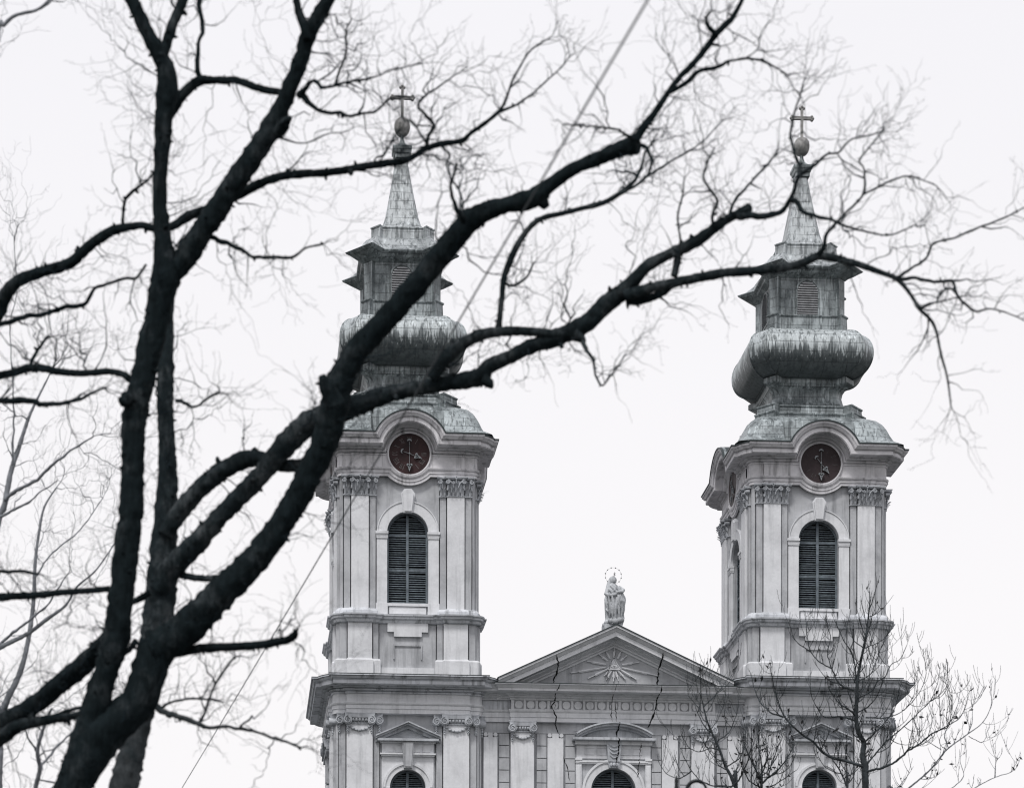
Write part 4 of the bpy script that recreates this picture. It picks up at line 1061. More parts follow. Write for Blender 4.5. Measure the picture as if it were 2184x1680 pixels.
class Tree:
    def __init__(s, seed): s.rnd = random.Random(seed); s.trunk = MB(); s.twig = MB(); s.limbs = []; s.tips = []
    def limb(s, nodes, d0, d1=None, spurs=True, twigs=1.0, close=False, dmid=0.0):
        """nodes: (x, y, r) in photograph pixels; distance goes from d0 to d1 along the limb"""
        d1 = d0 if d1 is None else d1; n = len(nodes); P = []
        for i, (x, y, r) in enumerate(nodes):
            t = i/(n-1); d = d0+(d1-d0)*t+dmid*math.sin(math.pi*t)
            P.append((at(x, y, d), r*d/FPX*(.95 if r > 13 else 1)))
        rmean = sum(q[1] for q in P)/n
        pts = catmull(P, max(0.022, rmean*0.33))
        sides = 18 if rmean > 0.04 else (9 if rmean > 0.018 else 6)
        big = rmean > 0.02
        if not big:                                   # thin branches are crooked
            for i in range(1, len(pts)-1):
                q = pts[i][0]; pts[i] = (q+noise.noise_vector(q*5.0)*pts[i][1]*1.3+noise.noise_vector(q*13.0)*pts[i][1]*0.7, pts[i][1]*(1+0.25*noise.noise(q*9.0)))
        s.trunk.tube([p for p, r in pts], [r for p, r in pts], sides, True, bark_jit(0.19 if big else 0.2, 13.0 if big else 18))
        s.limbs.append((pts, twigs))
        if spurs:
            k = int(len(pts)*0.42)
            for _ in range(k):
                i = s.rnd.randrange(1, len(pts)-1) if len(pts) > 3 else 0
                p, r = pts[i]; t = (pts[min(i+1, len(pts)-1)][0]-p).normalized()
                o = Vector([s.rnd.uniform(-1, 1) for _ in range(3)]); o = (o-t*o.dot(t)); o.normalize()
                ln = s.rnd.uniform(.010, .030)*(1 if r > .03 else .55)*(1.8 if s.rnd.random() < .12 else 1)
                o2 = (o+t*s.rnd.uniform(-.3, .7)).normalized()
                s.trunk.tube([p+o*r*0.75, p+o*r+o2*ln*.5, p+o*r+o2*ln], [ln*.55, ln*.42, ln*.22], 5)
        return pts
    def grow(s, p, d, ln, r, lev, up=0.15, wig=0.55):
        rnd = s.rnd; n = max(3, int(ln/0.062)) if lev > 0 else 3
        n = min(n, 12)
        pts = [p.copy()]; q = p.copy(); d = d.normalized(); seg = ln/n
        for i in range(n):
            d = (d+Vector([rnd.gauss(0, 1) for _ in range(3)])*wig*0.16+Vector((0, 0, up*0.12))).normalized()
            e = (d+Vector([rnd.gauss(0, 1) for _ in range(3)])*wig*0.62).normalized()
            q = q+e*seg*rnd.uniform(.8, 1.2); pts.append(q.copy())
        rr = [max(0.0011, r*(1-0.72*i/n)*(1.35 if rnd.random() < .35 else .95)) for i in range(n+1)]
        s.twig.tube(pts, rr, 4 if r > .004 else 3, False)
        if lev <= 0: return
        for i in range(1, n+1):
            if rnd.random() < s.dens*(0.95 if lev > 1 else 0.75):
                t = (pts[i]-pts[i-1]).normalized()
                o = Vector([rnd.gauss(0, 1) for _ in range(3)]); o = o-t*o.dot(t)
                if o.length < .01: continue
                o.normalize(); a = rnd.uniform(.6, 1.25)
                s.grow(pts[i], t*math.cos(a)+o*math.sin(a), ln*rnd.uniform(.28, .62)*(1-.35*i/n), max(.0012, rr[i]*rnd.uniform(.5, .75)), lev-1, up, wig)
        s.grow(pts[-1], d, ln*rnd.uniform(.3, .5), rr[-1], lev-1, up, wig)
    def sprout(s, per_m, ln=(0.3, 1.0), r=(0.003, 0.007), lev=2, dens=0.55, up=0.2, rmax=1):
        s.dens = dens
        for pts, tw in s.limbs:
            if tw <= 0: continue
            L = sum((pts[i+1][0]-pts[i][0]).length for i in range(len(pts)-1))
            if L > 12: L = 12
            for _ in range(int(L*per_m*tw+s.rnd.random())):
                i = s.rnd.randrange(0, len(pts)-1); p, rr = pts[i]
                t = (pts[i+1][0]-p).normalized()
                o = Vector((s.rnd.gauss(0, 1), s.rnd.gauss(0, 1), s.rnd.gauss(0.15, 1))); o = o-t*o.dot(t)
                if o.length < .05: continue
                o.normalize(); a = s.rnd.uniform(.7, 1.5)
                big = min(1.0, 0.45+rr/0.05)
                s.grow(p+o*rr*0.7, o*math.sin(a)+t*math.cos(a), s.rnd.uniform(*ln)*big, min(rr*0.7, s.rnd.uniform(*r)*s.rnd.choice((.7, 1, 1.5))), lev, up)
    def tip_sprays(s, n=5, ln=(0.3, 0.8), r=0.004, lev=2, dens=0.6, up=0.1):
        s.dens = dens
        for pts, tw in s.limbs:
            if tw <= 0 or pts[-1][1] > 0.02: continue
            d = (pts[-1][0]-pts[-3][0]).normalized() if len(pts) > 3 else Vector((0, 0, 1))
            for _ in range(n):
                o = Vector([s.rnd.gauss(0, .55) for _ in range(3)])
                s.grow(pts[-1][0], d+o, s.rnd.uniform(*ln), min(r, pts[-1][1]*.9), lev, up)
    def finish(s, name, label, cat, base, bark, twigmat, group=None):
        e = empty(name, base); tag(e, label, cat, group)
        for mb, nm, mt, sm in ((s.trunk, 'trunk', bark, 60), (s.twig, 'crown', twigmat, None)):
            mb.v = [tuple(Vector(v)-Vector(base)) for v in mb.v]
            if mb.v: 
                me = bpy.data.meshes.new(nm); me.from_pydata(mb.v, [], mb.f)
                for x in (mt if isinstance(mt, list) else [mt]): me.materials.append(x)
                if max(mb.mi, default=0): me.polygons.foreach_set('material_index', mb.mi)
                me.polygons.foreach_set('use_smooth', [True]*len(me.polygons)); me.update()
                o = bpy.data.objects.new(nm, me); col.objects.link(o); o.parent = e
        return e

D = 27.8
# the near tree: a dark trunk that forks into an upright stem and a great limb reaching right
A = Tree(11)
A.limb([(95, 2900, 75), (110, 2300, 62), (130, 1900, 50), (151, 1690, 41), (180, 1634, 44), (207, 1583, 48), (245, 1543, 44), (274, 1518, 41), (294, 1494, 40), (312, 1456, 41), (323, 1412, 42), (336, 1376, 42)], D, D, twigs=.0)
A.limb([(158, 1670, 34), (176, 1595, 36), (195, 1535, 32), (205, 1507, 31), (216, 1462, 29), (226, 1431, 27), (240, 1388, 30), (248, 1355, 31), (251, 1329, 30), (257, 1278, 28), (270, 1170, 28), (280, 1090, 27), (283, 1000, 26), (284, 930, 27), (292, 861, 29), (309, 790, 27), (338, 663, 29), (352, 590, 33), (352, 550, 25), (347, 512, 20), (341, 430, 16), (342, 370, 15.5), (345, 325, 16.5), (350, 254, 20), (355, 203, 25), (357, 160, 22), (343, 122, 18), (317, 76, 15.5), (281, 0, 15), (258, -50, 14)], D, D-.4, twigs=.8)
A.limb([(343, 125, 12), (353, 101, 11), (369, 51, 11), (391, 0, 10), (402, -40, 9)], D-.4, D-.2, twigs=.8)
A.limb([(352, 600, 24), (385, 562, 26), (420, 510, 25), (458, 454, 25), (500, 392, 25), (540, 332, 24), (578, 272, 23), (600, 229, 19), (622, 178, 17), (642, 126, 17), (658, 75, 18), (678, 38, 15.5), (699, 0, 14.5), (716, -40, 14)], D-.2, D-.5, twigs=.8)
A.limb([(655, 85, 10), (646, 50, 10), (636, 20, 8.5), (630, -10, 8), (626, -40, 7)], D-.5, D-.6)
A.limb([(592, 285, 14), (604, 268, 14), (612, 258, 10), (620, 251, 4)], D-.7, D-.9, twigs=0)
A.limb([(330, 1385, 44), (372, 1360, 40), (420, 1318, 38), (470, 1266, 35), (520, 1218, 32), (565, 1168, 30), (605, 1108, 28), (640, 1050, 28), (665, 1000, 28), (690, 950, 30), (705, 900, 33), (716, 855, 33), (724, 818, 29), (748, 768, 27), (780, 727, 27), (815, 690, 26), (860, 640, 25), (900, 592, 26), (930, 555, 26), (960, 520, 25), (985, 490, 25), (1008, 466, 25), (1032, 453, 21), (1080, 438, 17), (1120, 428, 22), (1145, 418, 21), (1175, 393, 14.5), (1220, 362, 14), (1270, 340, 15), (1310, 323, 16.5), (1338, 313, 19), (1359, 311, 20)], D, D-1.2, twigs=.7)
A.limb([(1345, 308, 10), (1362, 288, 9.5), (1375, 268, 9), (1395, 243, 7), (1420, 205, 6), (1450, 165, 6), (1475, 140, 6.5), (1505, 105, 6), (1525, 76, 7), (1545, 55, 7), (1560, 42, 6), (1573, 20, 5), (1585, -5, 4.5), (1597, -40, 4)], D-1.2, D-1.3, twigs=1.2)
A.limb([(1148, 424, 14), (1158, 432, 13), (1166, 442, 8)], D-.95, D-.95, twigs=0)
A.limb([(716, 868, 24), (702, 836, 19), (692, 815, 14), (686, 802, 8)], D-.9, D-1.0, twigs=0)
A.limb([(272, 850, 18), (262, 858, 9), (254, 848, 3)], D-.3, D-.4, twigs=0)
# side branches of the near tree
A.limb([(1422, 202, 4.5), (1445, 190, 4.5), (1470, 170, 5), (1495, 153, 4.5), (1525, 148, 4), (1560, 131, 3), (1600, 127, 2.5), (1640, 136, 2), (1680, 160, 1.5)], D-1.25, D-1.6, twigs=1.5)
A.limb([(1365, 310, 4), (1378, 320, 4.5), (1390, 345, 3), (1384, 375, 2.5)], D-1.3, D-1.5, twigs=2)
A.limb([(1528, 76, 5), (1512, 60, 4), (1504, 38, 3), (1520, 22, 2)], D-1.3, D-1.4, twigs=2)
A.limb([(1352, 300, 6), (1335, 285, 3), (1300, 273, 2.5), (1250, 270, 2), (1200, 265, 1.5)], D-1.2, D-2.5, twigs=1.2)
A.limb([(990, 470, 9), (978, 450, 5), (965, 420, 3.5), (962, 390, 3), (975, 350, 2)], D-1, D-1.4, twigs=1.8)
A.limb([(355, 252, 14), (380, 215, 12), (400, 192, 11), (425, 173, 10), (455, 171, 8), (480, 172, 8), (505, 171, 8), (540, 185, 8), (570, 193, 7.5), (598, 197, 7)], D+.1, D, twigs=.7)
A.limb([(421, 174, 7), (424, 135, 5), (428, 90, 4.5), (432, 50, 4.5), (428, 0, 5), (426, -30, 4)], D+.1, D+.3, twigs=1.2)
A.limb([(637, 200, 8), (650, 210, 7), (664, 223, 5), (690, 237, 4), (721, 239, 4), (744, 250, 3.5), (770, 245, 3), (795, 240, 3), (812, 228, 2.5), (828, 213, 2.5), (850, 206, 2)], D-.4, D-.8, twigs=1.6)
A.limb([(640, 205, 7), (652, 190, 6), (665, 172, 4), (685, 185, 4), (710, 183, 3), (740, 175, 2.5), (790, 168, 2), (840, 150, 1.8), (900, 135, 1.5)], D-.4, D-1.2, twigs=1.4)
A.limb([(712, 182, 3), (726, 150, 2.5), (740, 110, 2), (738, 70, 1.8), (750, 40, 1.5)], D-.5, D-.8, twigs=1.4)
A.limb([(-30, 705, 20), (0, 655, 17), (14, 625, 16), (42, 597, 14), (95, 578, 12), (150, 560, 12), (195, 520, 11.5), (232, 496, 11), (265, 486, 9), (300, 481, 8), (325, 486, 8), (347, 490, 9), (375, 478, 9), (408, 458, 10.5), (450, 446, 10), (485, 428, 10), (520, 410, 10), (545, 396, 10), (590, 379, 9), (640, 371, 9), (700, 368, 8), (760, 358, 8), (820, 349, 8), (860, 343, 7.5), (884, 333, 6.5), (905, 319, 6), (940, 307, 6), (985, 300, 5.5), (1005, 283, 4.5), (1030, 266, 4.5), (1062, 240, 4), (1078, 215, 3), (1092, 175, 2.5), (1105, 150, 2.2), (1130, 110, 1.8), (1165, 85, 1.5)], D+1.0, D-.6, twigs=1.0)
A.limb([(1062, 240, 3), (1100, 225, 2.2), (1140, 195, 1.8), (1190, 150, 1.5), (1215, 120, 1.2)], D-.6, D-.5, twigs=1.6)
A.limb([(906, 318, 4), (916, 290, 3.5), (925, 268, 3.5), (908, 245, 3), (890, 230, 3), (905, 205, 2.5), (930, 190, 2), (970, 160, 1.6)], D-.4, D-.7, twigs=1.8)
A.limb([(940, 310, 2.5), (958, 330, 2), (952, 350, 2), (962, 380, 1.8), (985, 420, 1.5), (990, 460, 1.4)], D-.5, D-.6, twigs=1.2)
A.limb([(312, 565, 3), (290, 590, 3), (262, 594, 3), (212, 611, 3.5), (190, 632, 4), (175, 650, 4.5), (120, 661, 4.5), (60, 673, 5), (0, 692, 5.5), (-40, 705, 6)], D+.2, D+.8, twigs=1)
A.limb([(262, 484, 4), (264, 440, 3.5), (274, 415, 3.5), (300, 395, 3), (328, 370, 2.5)], D+.8, D+.4, twigs=1.4)
A.limb([(275, 808, 8), (260, 797, 7), (230, 792, 7), (180, 796, 7), (130, 793, 7.5), (95, 786, 8), (60, 785, 8.5), (30, 794, 8), (-10, 802, 9), (-50, 808, 9)], D+.2, D+1.2, twigs=1)
A.limb([(65, 783, 4), (80, 750, 4), (92, 728, 3.5), (108, 718, 2.5)], D+1, D+1.1, twigs=2)
A.limb([(-20, 853, 7), (20, 853, 6.5), (60, 852, 6.5), (95, 857, 5), (125, 860, 5), (165, 853, 4), (195, 840, 3), (225, 828, 2)], D+.6, D+.3, twigs=1.2)
A.limb([(232, 1255, 7), (190, 1259, 6.5), (140, 1262, 7), (80, 1268, 7.5), (30, 1271, 8), (-20, 1275, 9)], D+.2, D+1, twigs=1)
A.limb([(-20, 1219, 4), (20, 1219, 4), (55, 1221, 3.5), (85, 1223, 2)], D+.8, D+.6, twigs=1)
A.limb([(250, 1335, 18), (228, 1368, 20), (205, 1392, 22), (170, 1424, 22), (120, 1464, 21), (80, 1498, 20), (40, 1524, 22), (0, 1547, 25), (-40, 1575, 27)], D+.1, D+1.4, twigs=1)
A.limb([(-30, 1590, 20), (0, 1572, 17), (40, 1548, 13), (75, 1540, 11), (110, 1533, 10), (150, 1527, 8), (190, 1518, 6)], D+1.2, D+.3, twigs=1)
A.limb([(115, 1532, 7), (150, 1515, 5), (185, 1500, 4), (215, 1480, 3)], D+.6, D+.3, twigs=1)
A.limb([(360, 1392, 12), (420, 1383, 10), (460, 1380, 9.5), (510, 1378, 9), (560, 1374, 9), (590, 1368, 9), (612, 1364, 9), (626, 1356, 9), (632, 1346, 4), (636, 1338, 2)], D+.1, D-.6, twigs=.6)
A.limb([(290, 1365, 6), (275, 1385, 6), (255, 1395, 7)], D+.3, D+.2, twigs=0)
A.limb([(280, 1285, 6), (300, 1275, 7), (320, 1262, 7)], D+.3, D+.3, twigs=0)
A.limb([(448, 505, 6), (475, 515, 5), (505, 527, 4.5), (535, 542, 4), (565, 548, 4), (600, 548, 3.5), (628, 547, 3.5), (650, 530, 2.5), (690, 520, 2)], D-.2, D-.7, twigs=1.5)
A.sprout(7.6, (0.22, 0.95), (0.0028, 0.0062), 2, 0.46)
A.tip_sprays(3, (0.2, 0.65), 0.0036, 2, 0.5)
A.finish('bare_tree', 'dark bare tree with two great limbs, one upright and one reaching across the left dome', 'tree', tuple(at(95, 2900, D))[:2]+(0.0,), MT['bark'], MT['twig'], 'large near bare trees')

# the second stem behind it, paler, whose limbs cross both towers
B = Tree(23); D2 = 29.5
B.limb([(215, 2900, 55), (235, 2200, 44), (252, 1850, 38), (263, 1690, 34), (282, 1600, 30), (302, 1500, 32), (325, 1400, 36), (340, 1300, 34), (345, 1230, 33), (350, 1150, 29), (355, 1080, 26), (357, 1010, 21), (355, 940, 19), (352, 850, 18.5), (354, 780, 18), (356, 700, 14), (360, 640, 12), (362, 560, 9)], D2, D2+.2, twigs=.6)
B.limb([(338, 1260, 24), (362, 1215, 26), (395, 1182, 25), (430, 1145, 22), (480, 1090, 20.5), (530, 1040, 20.5), (562, 1005, 21), (592, 968, 24), (622, 935, 26), (655, 905, 27), (700, 885, 26), (740, 872, 24), (775, 860, 22), (805, 848, 20), (850, 835, 18), (900, 826, 17), (950, 817, 17), (995, 810, 19), (1025, 802, 20), (1045, 780, 16), (1085, 762, 14.5), (1130, 740, 16), (1180, 722, 18.5), (1220, 706, 20), (1258, 684, 20), (1290, 650, 20), (1325, 624, 18.5), (1350, 600, 16), (1380, 568, 12.5), (1420, 546, 11), (1465, 525, 12), (1500, 505, 13.5), (1530, 482, 10), (1560, 463, 9), (1583, 452, 10), (1600, 442, 9)], D2, D2-1.8, twigs=.8)
B.limb([(1030, 808, 14), (1044, 818, 11), (1050, 828, 3)], D2-1, D2-1, twigs=0)
B.limb([(1225, 712, 14), (1240, 722, 10), (1248, 730, 3)], D2-1.3, D2-1.3, twigs=0)
B.limb([(1575, 462, 8), (1600, 462, 7.5), (1625, 464, 7), (1650, 463, 7), (1666, 455, 5.5), (1680, 443, 5), (1688, 425, 5), (1697, 398, 4), (1705, 372, 4), (1700, 340, 3.5), (1692, 310, 3), (1688, 290, 2.8), (1691, 257, 2.5), (1698, 230, 2.2), (1706, 205, 1.8), (1712, 180, 1.5)], D2-1.8, D2-2.2, twigs=1.2)
B.limb([(1703, 372, 4), (1718, 362, 4), (1736, 353, 3.5), (1761, 330, 3), (1790, 325, 2.5), (1815, 300, 2), (1850, 290, 1.6), (1880, 280, 1.4)], D2-2.2, D2-2.6, twigs=1.6)
B.limb([(1688, 428, 5.5), (1702, 435, 5.5), (1716, 451, 4.5), (1743, 465, 3.8), (1770, 470, 3.2), (1787, 476, 3), (1830, 490, 2.4), (1865, 498, 2), (1905, 500, 1.6), (1950, 480, 1.2)], D2-2.0, D2-2.4, twigs=1.3)
B.limb([(1746, 543, 7), (1755, 525, 5.5), (1766, 500, 4), (1785, 478, 3.2), (1805, 455, 3), (1821, 443, 3), (1836, 425, 2.8), (1844, 410, 2.5), (1843, 361, 2.2), (1833, 345, 2), (1850, 320, 1.6), (1885, 275, 1.4)], D2-1.9, D2-2.3, twigs=1.6)
B.limb([(1844, 415, 2.5), (1880, 395, 2.2), (1925, 378, 2), (1970, 385, 1.6), (2000, 400, 1.3)], D2-2.2, D2-2.5, twigs=1.6)
B.limb([(1330, 630, 13), (1362, 622, 12), (1390, 614, 11), (1440, 603, 10.5), (1500, 590, 10), (1540, 583, 10.5), (1575, 580, 10), (1610, 577, 9), (1650, 574, 9), (1690, 567, 9), (1720, 557, 9), (1745, 546, 9), (1768, 548, 9), (1800, 555, 8), (1840, 567, 7), (1880, 581, 5.5), (1910, 593, 5.5), (1930, 612, 4.5), (1950, 640, 4.2), (1960, 658, 3.8), (1985, 682, 3.4), (1998, 710, 3), (2006, 752, 2.8), (2018, 795, 2.4), (2024, 830, 2), (2028, 865, 1.6)], D2-1.4, D2-2.0, twigs=.8)
B.limb([(1912, 592, 4.5), (1945, 595, 3.6), (1985, 599, 3.4), (2028, 600, 3.2), (2040, 622, 3), (2052, 642, 2.8), (2078, 663, 2.4), (2110, 660, 2), (2150, 668, 1.8), (2200, 690, 1.5)], D2-2.0, D2-2.3, twigs=1.2)
B.limb([(1915, 590, 4), (1945, 572, 2.6), (1975, 552, 2.6), (1992, 518, 2.4), (2035, 508, 2.2), (2080, 490, 2), (2130, 470, 1.8), (2190, 440, 1.5)], D2-2.0, D2-1.6, twigs=1.4)
B.limb([(1960, 657, 3), (1980, 650, 2.5), (1990, 645, 2.2), (2020, 640, 1.6), (2060, 630, 1.3)], D2-2, D2-2.2, twigs=2)
B.limb([(1335, 642, 10), (1365, 640, 9), (1390, 634, 8), (1412, 626, 7), (1430, 612, 6), (1440, 602, 6)], D2-1.3, D2-1.3, twigs=.6)
B.limb([(1437, 590, 7), (1442, 570, 8), (1446, 548, 8)], D2-1.5, D2-1.5, twigs=0)
B.limb([(920, 805, 13), (935, 785, 14), (952, 762, 15), (985, 735, 13), (1020, 716, 12), (1060, 708, 10.5), (1110, 706, 9.5), (1150, 709, 9.5), (1205, 714, 10)], D2-.9, D2-1.2, twigs=.8)
B.limb([(1058, 706, 8), (1064, 690, 6.5), (1070, 640, 6), (1074, 600, 6.5), (1085, 562, 7.5), (1108, 515, 6.5), (1135, 480, 6), (1160, 464, 6), (1200, 455, 5.5), (1240, 445, 5), (1280, 435, 5.5), (1310, 420, 5.5), (1340, 398, 4.5), (1356, 382, 3.5), (1370, 350, 3), (1376, 325, 2.5), (1395, 300, 2)], D2-1, D2-1.6, twigs=1.1)
B.limb([(1318, 416, 3.5), (1350, 398, 3), (1390, 370, 2.6), (1420, 350, 2.4), (1460, 328, 2), (1490, 310, 1.8), (1530, 270, 1.5)], D2-1.5, D2-2, twigs=1.6)
B.limb([(1075, 600, 4), (1095, 605, 3), (1125, 590, 2.5), (1140, 560, 2)], D2-1, D2-1.2, twigs=1.5)
B.limb([(1520, 485, 4), (1522, 450, 3), (1530, 430, 3), (1510, 400, 2.5), (1500, 370, 2), (1515, 330, 1.6)], D2-1.7, D2-1.9, twigs=1.8)
B.limb([(1552, 465, 4), (1565, 435, 3.5), (1590, 400, 3), (1615, 375, 2.8), (1645, 340, 2.2), (1660, 320, 1.8)], D2-1.8, D2-1.6, twigs=1.8)
B.limb([(1445, 548, 4), (1450, 500, 2.5), (1445, 460, 2.2), (1455, 420, 1.8), (1460, 380, 1.5)], D2-1.6, D2-1.9, twigs=1.6)
B.limb([(1240, 720, 6), (1250, 748, 4), (1265, 765, 3.5), (1270, 800, 2.4), (1282, 822, 2.4), (1300, 802, 2), (1330, 760, 1.5)], D2-1.3, D2-1.6, twigs=1.2)
B.limb([(352, 1140, 18), (378, 1098, 20), (405, 1066, 20), (440, 1030, 20), (480, 1000, 20), (520, 981, 20), (552, 978, 18), (590, 990, 14), (625, 993, 13), (655, 988, 13), (685, 975, 12)], D2, D2-.3, twigs=.6)
B.limb([(375, 855, 4), (395, 862, 3.5), (412, 868, 3), (440, 850, 2.5), (470, 835, 2)], D2, D2-.3, twigs=1.4)
B.limb([(385, 1225, 8), (420, 1232, 7), (460, 1232, 7), (500, 1222, 8)], D2, D2-.5, twigs=.4)
B.limb([(315, 1500, 7), (345, 1512, 6.5), (375, 1523, 6), (405, 1535, 5.5), (430, 1543, 5), (452, 1552, 4), (500, 1552, 3.6), (545, 1560, 3), (590, 1575, 2.5), (640, 1592, 2)], D2, D2-.6, twigs=1.2)
B.limb([(425, 1541, 3.5), (438, 1515, 3), (450, 1480, 2.6), (470, 1440, 2.4), (500, 1400, 2)], D2-.2, D2-.4, twigs=1.4)
B.limb([(340, 1512, 4), (360, 1497, 3), (400, 1490, 3), (440, 1490, 2.5), (470, 1495, 2)], D2, D2-.2, twigs=1.6)
B.sprout(7.6, (0.22, 0.90), (0.0028, 0.0062), 2, 0.46)
B.tip_sprays(3, (0.2, 0.65), 0.0036, 2, 0.5)
B.finish('bare_tree', 'greyer bare stem behind the dark tree, its crooked limbs crossing towards the right dome', 'tree', tuple(at(215, 2900, D2))[:2]+(0.0,), MT['barkg'], MT['twig'], 'large near bare trees')

# young trees with upright shoots in front of the right tower
def young(seed, nodes, d, shoots, name, label, lean=0.0, leaves=60):
    T = Tree(seed); rnd = T.rnd
    nodes = [(x, y, r*.48) for x, y, r in nodes]
    main = T.limb(nodes, d, d, spurs=False, twigs=0)
    nl = 0
    def shoot(p, dr, ln, r, lev):
        nonlocal nl
        n = 12; q = p.copy(); pts = [q.copy()]; dr = dr.normalized(); sway = Vector([rnd.uniform(-1, 1)*.03 for _ in range(3)])
        for i in range(n):
            dr = (dr+Vector((0, 0, 0.17))+sway+Vector([rnd.gauss(0, .045) for _ in range(3)])).normalized()
            q = q+dr*ln/n; pts.append(q.copy())
        rr = [max(.0055, r*(1-.8*i/n)) for i in range(n+1)]
        T.twig.cur = 0; T.twig.tube(pts, rr, 5, False)
        if lev > 0:
            for i in range(2, n):
                if rnd.random() < .52:
                    o = Vector((rnd.gauss(0, 1), rnd.gauss(0, 1), rnd.uniform(-.1, .5))).normalized()
                    shoot(pts[i], o+dr*.5, ln*rnd.uniform(.3, .6), rr[i]*.65, lev-1)
        if nl < leaves and rnd.random() < .35:
            for _ in range(rnd.randint(1, 2)):
                nl += 1; c = pts[rnd.randrange(3, n)]; T.twig.cur = 1
                c = c+Vector((rnd.uniform(-.05, .05), 0, -.06)); s_ = rnd.uniform(.06, .12)
                u = Vector([rnd.gauss(0, 1) for _ in range(3)]).normalized(); v = u.orthogonal().normalized()
                T.twig.add([c-u*s_, c-v*s_*.55+u*s_*.1, c+u*s_, c+v*s_*.6, c+u.cross(v)*s_*.4], [(0, 1, 4), (1, 2, 4), (2, 3, 4), (3, 0, 4)]); T.twig.cur = 0
    for (x, y, dx, dy, ln, r) in shoots:
        p = at(x, y, d); dr = RT*dx+Vector((0, 0, 1))*(-dy)+FW*rnd.uniform(-.5, .5)
        shoot(p, dr, ln*d/FPX, r*.42*d/FPX, 2)
    b = at(nodes[0][0], nodes[0][1], d)
    return T.finish(name, label, 'tree', (b.x, b.y, 0.0), MT['barkm'], [MT['barkm'], MT['leaf']])
DY = 72.0
def zz(pts, r0, r1):
    """nodes read off an enlargement of the photograph's lower right corner"""
    n = len(pts)
    return [((1740+u/3.3)*.853125, (1460+v/3.3)*.853125, r0+(r1-r0)*(i/(n-1))**.8) for i, (u, v) in enumerate(pts)]
def r8(pts): return [(1386+1.4177*u, 330+1.4177*v) for u, v in pts]
def young(seed, d, trunk, limbs, label, leaves, per=15, mat=None):
    T = Tree(seed); rnd = T.rnd
    (u, v), r0 = trunk[0][0], trunk[1]
    nodes = [((1740+u/3.3)*.853125+6, 3040, r0*1.9), ((1740+u/3.3)*.853125+3, 2300, r0*1.5)]+zz(trunk[0], trunk[1], trunk[2])
    alls = [T.limb(nodes, d, d, spurs=False, twigs=0)]
    for pts, a, b in limbs:
        alls.append(T.limb(zz(pts, a, b), d+rnd.uniform(-.2, .2), d+rnd.uniform(-.9, .9), spurs=False, twigs=0))
    px = d/FPX; nl = 0
    def shoot(p, dr, ln, r, lev):
        nonlocal nl
        n = 9; q = p.copy(); pts = [q.copy()]; dr = dr.normalized(); sway = Vector([rnd.uniform(-1, 1)*.05 for _ in range(3)])
        for i in range(n):
            dr = (dr+Vector((0, 0, 0.20))+sway+Vector([rnd.gauss(0, .06) for _ in range(3)])).normalized()
            q = q+dr*ln/n; pts.append(q.copy())
        T.twig.cur = 0; T.twig.tube(pts, [max(.0042, r*(1-.7*i/n)) for i in range(n+1)], 4, False)
        if lev > 0:
            for i in range(1, n):
                if rnd.random() < .33:
                    o = Vector((rnd.gauss(0, 1), rnd.gauss(0, 1), rnd.uniform(-.1, .5))).normalized()
                    shoot(pts[i], o+dr*.6, ln*rnd.uniform(.3, .65), r*.7, lev-1)
        if nl < leaves and rnd.random() < .22:
            nl += 1; c = pts[rnd.randrange(2, n)]; T.twig.cur = 1
            c = c+Vector((rnd.uniform(-.04, .04), 0, -.05)); s_ = rnd.uniform(.035, .075)
            u = Vector([rnd.gauss(0, 1) for _ in range(3)]).normalized(); v = u.orthogonal().normalized()
            T.twig.add([c-u*s_, c-v*s_*.55+u*s_*.1, c+u*s_, c+v*s_*.6, c+u.cross(v)*s_*.4], [(0, 1, 4), (1, 2, 4), (2, 3, 4), (3, 0, 4)]); T.twig.cur = 0
    top = (1460+1700/3.3)*.853125
    for k, pts in enumerate(alls):
        step = per*px*rnd.uniform(.9, 1.3); acc = 0
        for i in range(2, len(pts)-1):
            acc += (pts[i][0]-pts[i-1][0]).length
            if k == 0 and pts[i][0].z < at(1840, 1720, d).z: continue
            if acc > step:
                acc = 0; step = per*px*rnd.uniform(.5, 1.6)
                t = (pts[i+1][0]-pts[i][0]).normalized()
                o = Vector((rnd.gauss(0, 1), rnd.gauss(0, 1), rnd.uniform(-.2, .9))); o = (o-t*o.dot(t)).normalized()
                shoot(pts[i][0], o+t*rnd.uniform(.1, .8), rnd.uniform(25, 95)*px, min(pts[i][1]*.7, rnd.uniform(.9, 1.5)*px), 1)
        shoot(pts[-1][0], (pts[-1][0]-pts[-3][0]), rnd.uniform(10, 35)*px, pts[-1][1], 1)
    b = at(nodes[0][0], nodes[0][1], d)
    return T.finish('young_tree', label, 'tree', (b.x, b.y, 0.0), mat or MT['barkm'], [mat or MT['barkm'], MT['leaf']], 'young bare trees before the church')
